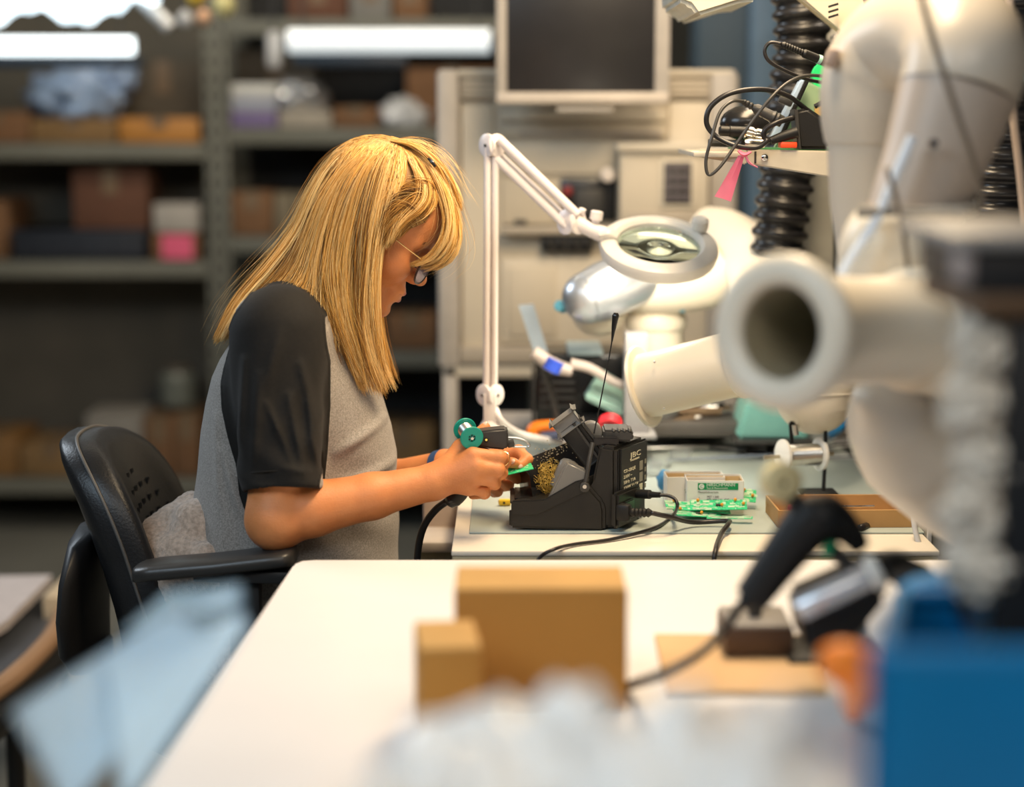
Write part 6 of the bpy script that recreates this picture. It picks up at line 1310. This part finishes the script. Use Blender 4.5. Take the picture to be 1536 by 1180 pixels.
# ------------------------------------------------------------------ glasses
b = NB(); g0 = hw(.040, -.0775, .018); tube(b, [hw(-.004, -.079, .012), hw(.03, -.0785, .012), hw(.075, -.071, .010), hw(.097, -.064, .009)], [.0012, .0011, .0010, .0014], 8, 4)
gl = obj('glasses', b, mat('gold', (.85, .60, .26), .22, 1.), ppl)
b = NB(); tube(b, [hw(-.004, .079, .012), hw(.03, .0785, .012), hw(.075, .071, .010), hw(.097, .064, .009)], .0011, 8, 4); obj('temple', b, MATS['gold'], gl)
M_frame = mat('tortoise', (.045, .02, .015), .25)
for s in (-1, 1):
    c = hw(.110, s*.033, -.004); fx = (HL*.96-HF*s*.28).normalized(); fy = (HU*.97-HF*.16).normalized(); 
    b = NB(); tube(b, [c+fx*.0265*math.copysign(abs(math.cos(a))**.8, math.cos(a))+fy*.0235*math.copysign(abs(math.sin(a))**.8, math.sin(a)) for a in [2*PI*k/24 for k in range(25)]], .0017, 8, 2, caps=False); obj('lens_frame', b, M_frame, gl)
    b = NB(); lathe(b, c, fx.cross(fy), [(-.0008, .0005), (-.0008, .0245), (.0008, .0245), (.0008, .0005)], 28); obj('lens', b, mat('tinted_lens', (.42, .36, .50), .04, trans=.75, ior=1.25), gl)
    b = NB(); tube(b, [hw(.097, s*.064, .009), c+fx*s*.027+fy*.010], .0016, 8, 1); obj('hinge', b, MATS['gold'], gl)
b = NB(); tube(b, [hw(.113, -.009, .004), hw(.117, 0, .007), hw(.113, .009, .004)], .0013, 8, 4); obj('bridge', b, M_frame, gl)
# ring and wristband
pi_, pj_ = Vector(R_F['index'][0][1]), Vector(R_F['index'][0][0]); q = W(753, 688, 2.709); dd = (Vector(R_F['index'][0][2])-pi_).normalized()
b = NB(); tube(b, [q+frame_of(dd)[0]*.0112*math.cos(a)+frame_of(dd)[1]*.0112*math.sin(a) for a in [2*PI*k/20 for k in range(21)]], .0011, 8, 2, caps=False); obj('ring', b, MATS['gold'], ppl)
lw = Vector(LA_wr); dd = (Vector(LW2)-Vector(LA_el)).normalized(); q = lw+dd*-.006; b = NB(); lathe(b, q, dd, [(-.008, .0265), (-.007, .0285), (.007, .0285), (.008, .0265)], 32, caps=False); obj('wristband', b, mat('navy_band', (.03, .07, .18), .5), ppl)

# ------------------------------------------------------------------ soldering tool with its solder reel
YG = 2.735
t = thing('solder_feed_gun', 'black pistol-grip soldering tool with a teal solder reel in her right hand', 'soldering tool', W(700, 720, YG))
def G_(px, py, dy=0.): return W(px, py, YG+dy)
b = NB(); prism(b, [G_(712, 648, -.017), G_(735, 645, -.017), G_(759, 643, -.017), G_(762, 648, -.017), G_(763, 668, -.017), G_(758, 675, -.017), G_(735, 673, -.017), G_(712, 668, -.017)], (0, .034, 0)); bevel_all(b, .004, 3); obj('housing', b, M_dark, t)
b = NB(); cyl(b, G_(729, 660, -.0185), G_(729, 660, -.015), .0033, 14); obj('screw_recess', b, M_blackg, t); b = NB(); cyl(b, G_(729.5, 659.5, -.0188), G_(729, 660, -.016), .0017, 10); obj('screw', b, MATS['brass'], t)
b = NB(); tube(b, [G_(722, 668), G_(708, 700, -.004), G_(692, 735, -.006), G_(680, 750, -.006)], [.013, .0135, .013, .012], 14, 4); obj('grip', b, M_black, t)
b = NB(); lathe(b, G_(690, 744, -.006), (G_(664, 756)-G_(690, 744)), [(0, .010), (.008, .012), (.018, .011), (.022, .006)], 18); obj('cord_sleeve', b, M_blackg, t)
b = NB(); tube(b, [G_(670, 752, -.006), G_(654, 764, .0), G_(638, 785, .01), G_(629, 812, .02), G_(625, 850, .03), G_(624, 900, .04), G_(640, 980, .06), WZ(660, 1100, .4)], .0055, 12, 6); obj('cord', b, M_cab, t, smooth=180)
b = NB(); tube(b, [G_(760, 656, -.006), G_(776, 657, -.006), G_(788, 661, -.006), G_(794, 667, -.006), G_(792, 670, -.006)], .0019, 8, 4); tube(b, [G_(762, 669, -.006), G_(778, 670, -.006), G_(790, 670, -.006)], .0016, 8, 2); obj('tip_guide', b, M_steel, t)
b = NB(); box(b, G_(766, 665, -.006), (.011, .012, .010), (0, -.3, 0), bev=.002); obj('nozzle_block', b, M_dark, t)
# reel
t = thing('solder_reel', 'teal flanged reel of solder wire mounted behind the soldering tool', 'reel', G_(702, 650)); M_reel = mat('reel_teal', (.0, .30, .22), .4)
c0, c1 = G_(708, 657, -.036), G_(697, 643, .006); ax = (c1-c0).normalized(); Lr = (c1-c0).length
def disc(o, d, R_, th, m, name, hole=.0055):
    b = NB(); lathe(b, o, d, [(0, hole), (0, R_-.001), (.001, R_), (th-.001, R_), (th, R_-.001), (th, hole), (0, hole)], 40, caps=False); return obj(name, b, m, t)
disc(c0, ax, .0172, .003, M_reel, 'near_flange'); disc(c1-ax*.003, ax, .0172, .003, M_reel, 'far_flange')
b = NB(); NN = int((Lr-.006)/.0011); lathe(b, c0, ax, [(.003, .006)]+[(.003+k*.0011, .0112 if k % 2 else .0103) for k in range(NN)]+[(Lr-.003, .006)], 32); obj('solder_wire', b, mat('solder_silver', (.66, .63, .58), .3, .9), t)
b = NB(); cyl(b, c0-ax*.002, c0+ax*.012, .0022, 10); obj('hub_pin', b, M_steel, t)
for k in range(6):
    a = k*PI/3; x_, y_, _ = frame_of(ax); v = x_*math.cos(a)+y_*math.sin(a); b = NB(); tube(b, [c0+ax*.0015+v*.002, c0+ax*.0015+v*.006], .0008, 6, 1); obj('hub_spoke', b, M_reel, t)
b = NB(); cyl(b, c0+ax*.0025, c0+ax*.004, .0062, 20); obj('hub_shadow', b, M_blackg, t)
b = NB(); tube(b, [c1, G_(708, 652, .004), G_(716, 655, .0)], .005, 10, 3); obj('bracket', b, M_dark, t)
# circuit board in the left hand
t = thing('circuit_board', 'small green circuit board held between the fingers of her left hand', 'circuit board', w3(768, 702, 2.80)); Rr = Euler((.25, -.20, .15)).to_matrix()
q = W(776, 702, 2.808); b = NB(); box(b, q, (.045, .030, .0015), Rr, bev=.0003, seg=1); obj('board', b, M_green, t)
b = NB()
for k in range(24): box(b, q+Rr@Vector((random.uniform(-.02, .02), random.uniform(-.013, .013), .0009)), (.003, .0012, .0005), Rr)
obj('traces', b, M_trace, t, kind='stuff')

# ================================================================== office chair
ca_ = math.radians(1); cf = Vector((math.cos(ca_), -math.sin(ca_), 0)); cl = Vector((math.sin(ca_), math.cos(ca_), 0))
t = thing('office_chair', 'black padded office chair with a perforated backrest and armrests', 'chair', (W(330, 0, 2.87).x, 2.9, 0)); ch = t
BC = W(209, 832, 2.90)     # centre of the back, at mid height
M_pad = mat('black_leather', (.014, .014, .015), .38, bump=.25, scale=30, bscale=260); M_shell = mat('chair_shell', (.018, .018, .019), .45, bump=.1, bscale=300)
Hh, Ww = .205, .185
zc = W(0, 840, 2.9).z
def back_pt(u_, v_, d_):
    """u_ across (-1 near..1 far), v_ up (-1..1), d_ forward thickness"""
    lean = -.055*v_-.02*v_*v_
    curve = .045*u_*u_
    return Vector((BC.x, BC.y, zc))+cl*(u_*Ww)+cf*(d_+lean+curve)+Vector((0, 0, v_*Hh))
def back_outline(n, k=1.):
    out = []
    for i in range(n):
        a = 2*PI*i/n; c, s = math.cos(a), math.sin(a); e = 2/3.2; out.append((k*math.copysign(abs(c)**e, c)*(.92+.08*(s < 0)*1), k*math.copysign(abs(s)**e, s)))
    return out
def back_pad(d0, d1, kk, name, m):
    b = NB(); n = 56; rings = []
    for (k, d_) in [(.01, d0), (.4, d0), (.75, d0), (.9, d0+.002), (.97, d0+.007), (1., d0+.016), (1.0, d1-.018), (.97, d1-.007), (.90, d1-.001), (.75, d1+.001), (.4, d1), (.01, d1)]:
        rings.append([back_pt(u_, v_, d_) for u_, v_ in back_outline(n, k*kk)])
    loft(b, rings); return obj(name, b, m, t, smooth=60)
back_pad(-.045, .038, 1., 'backrest', M_pad)
b = NB(); tube(b, [back_pt(u_*1.004, v_*1.004, -.008) for u_, v_ in back_outline(56)]+[back_pt(*[c*1.004 for c in back_outline(56)[0]], -.008)], .0028, 8, 2, caps=False); obj('piping', b, mat('piping_grey', (.10, .095, .09), .5), t, smooth=180)
M_hl = mat('hole_black', (.004, .004, .004), .9)
for r in range(9):
    for c_ in range(6):
        u_, v_ = -.36+c_*.19+(.095 if r % 2 else 0), .68-r*.115
        if u_*u_*2+(v_-.2)**2*2.4 > .62: continue
        p_ = back_pt(u_, v_, .0382); b = NB(); lathe(b, p_-cf*.004, cf, [(0, .0060), (.0046, .0060)], 14); lathe(b, p_+cf*.0002, cf, [(0, .0060), (.0008, .0064), (.0006, .0072), (0, .0072)], 14, caps=False); obj('hole', b, M_hl, t)
# rear shell and support
b = NB(); rings = []
for k, z_ in enumerate((.99, .975, .92, .84, .76, .70, .66)):
    pass
b = NB(); P = []
for (px, py, hw_) in ((114, 785, .03), (106, 800, .10), (100, 850, .14), (98, 900, .15), (100, 950, .14), (108, 985, .10), (118, 1000, .04)):
    c = W(px+28, py, 2.86); P.append([c+cl*(hw_*math.cos(a))*1.0+cf*(.022*math.sin(a)) for a in [2*PI*k/24 for k in range(24)]])
loft(b, P); obj('rear_shell', b, M_shell, t, smooth=60)
c = W(150, 960, 2.88); b = NB(); tube(b, [c+Vector((0, 0, 0)), Vector((c.x+.01, c.y, .50)), Vector((c.x+.10, 2.88, .43)), Vector((c.x+.25, 2.87, .41))], [.03, .035, .035, .03], 12, 5, flat=(1.3, .6)); obj('spine', b, M_shell, t)
b = NB(); sc = Vector((c.x+.31, 2.87, .45)); rings = []
for k, d_ in ((.3, -.035), (.9, -.03), (1, -.01), (1, .015), (.95, .032), (.6, .038), (.05, .038)):
    rings.append([sc+cl*(u_*.24*k)+cf*(v_*.24*k)+Vector((0, 0, d_)) for u_, v_ in back_outline(40)])
loft(b, rings); obj('seat', b, M_pad, t, smooth=60)
b = NB(); cyl(b, sc-Vector((0, 0, .36)), sc-Vector((0, 0, .04)), .028, 18); obj('gas_lift', b, M_steel, t)
for k in range(5):
    a = k*2*PI/5+.3; v = Vector((math.cos(a), math.sin(a), 0)); o = Vector((sc.x, sc.y, .10)); b = NB(); tube(b, [o, o+v*.15+Vector((0, 0, -.005)), o+v*.29+Vector((0, 0, -.025))], [.028, .022, .014], 10, 3); lg = obj('base_leg', b, M_shell, t)
    b = NB(); w = o+v*.29; cyl(b, Vector((w.x-.02, w.y, .03)), Vector((w.x+.02, w.y, .03)), .03, 16, bev=.005); obj('castor', b, M_black, lg)
# armrests
def armrest(p0, p1, w_, par_name='armrest'):
    d = (p1-p0).normalized(); s = Vector((0, 0, 1)).cross(d).normalized(); b = NB(); rings = []; Ls = (p1-p0).length
    for f, k, dz in ((-.01, .25, 0), (.0, .7, .0), (.03, .92, .001), (.12, 1, .002), (.5, .98, .0), (.85, 1.0, .001), (.95, .96, .001), (.99, .8, 0), (1.0, .45, -.001)):
        c = p0.lerp(p1, f)+Vector((0, 0, dz)); ring_ = []
        for i in range(20):
            a = 2*PI*i/20; cx, cy = math.copysign(abs(math.cos(a))**.55, math.cos(a)), math.copysign(abs(math.sin(a))**.6, math.sin(a)); ring_.append(c+s*(cx*w_*k)+Vector((0, 0, cy*.0125*(.6+.4*k))))
        rings.append(ring_)
    loft(b, rings); o = obj(par_name, b, mat('arm_pad', (.035, .034, .033), .34, bump=.1, bscale=500), ch, smooth=60); return o
a0, a1 = W(206, 858, 2.66), W(443, 833, 2.64)
ar = armrest(a0, a1, .040)
b = NB(); m_ = a0.lerp(a1, .72); box(b, m_-Vector((0, 0, .020)), (.16, .045, .018), math.atan2((a1-a0).y, (a1-a0).x), bev=.004); box(b, m_-Vector((.01, -.01, .10)), (.045, .03, .16), bev=.006); box(b, Vector((m_.x-.02, 2.70, m_.z-.19)), (.06, .10, .03), bev=.006); obj('arm_bracket', b, M_shell, ar)
b = NB(); tube(b, [m_-Vector((.01, -.01, .17)), Vector((m_.x-.03, 2.72, .44)), Vector((m_.x-.03, 2.84, .42))], .018, 10, 4); obj('arm_tube', b, M_shell, ar)
a2, a3 = a0+cl*.50, a1+cl*.50; ar2 = armrest(a2, a3, .040)
b = NB(); m_ = a2.lerp(a3, .6); box(b, m_-Vector((0, 0, .1)), (.045, .03, .18), bev=.006); tube(b, [m_-Vector((.01, .0, .17)), Vector((m_.x-.03, 3.05, .44)), Vector((m_.x-.03, 2.92, .42))], .018, 10, 4); obj('arm_tube', b, M_shell, ar2)
# fleece jacket draped behind her
def fleece(P):
    d = cap(P, W(288, 780, 2.86), W(245, 808, 2.84), .042, .030); d = smin(d, cap(P, W(240, 805, 2.82), W(232, 850, 2.80), .034, .040), .03)
    d = smin(d, cap(P, W(300, 790, 2.80), W(290, 850, 2.78), .045, .05), .03); d = smin(d, cap(P, W(228, 826, 2.78), W(305, 832, 2.74), .022, .022), .015); d = smin(d, cap(P, W(330, 860, 2.78), W(400, 900, 2.76), .05, .05), .03)
    d = smin(d, cap(P, W(235, 900, 2.78), W(330, 960, 2.78), .05, .07), .05)
    n = .0035*np.sin(P[:, 0]*70+P[:, 2]*50)*np.sin(P[:, 1]*60+P[:, 2]*30); m = .0013*np.sin(P[:, 0]*640+2*np.sin(P[:, 2]*210))*np.sin(P[:, 2]*590+P[:, 1]*300+2*np.sin(P[:, 0]*190))
    return d+n+m
V3, F3 = sdf_mesh(fleece, (W(190, 0, 2.8).x, 2.66, W(0, 1040, 2.8).z), (W(450, 0, 2.8).x, 2.96, W(0, 700, 2.8).z), .0026)
V3 = relax(V3, F3, 1, .3)
o = obj('fleece_jacket', pymesh(V3, F3, 'fleece_jacket', flip=outward(V3, F3) < 0), mat('fleece', (.66, .50, .39), .95, col2=(.42, .31, .235), scale=150, bump=.9, bscale=500, sheen=.5), label='beige-brown fleece jacket bunched on the chair behind the woman', cat='jacket')
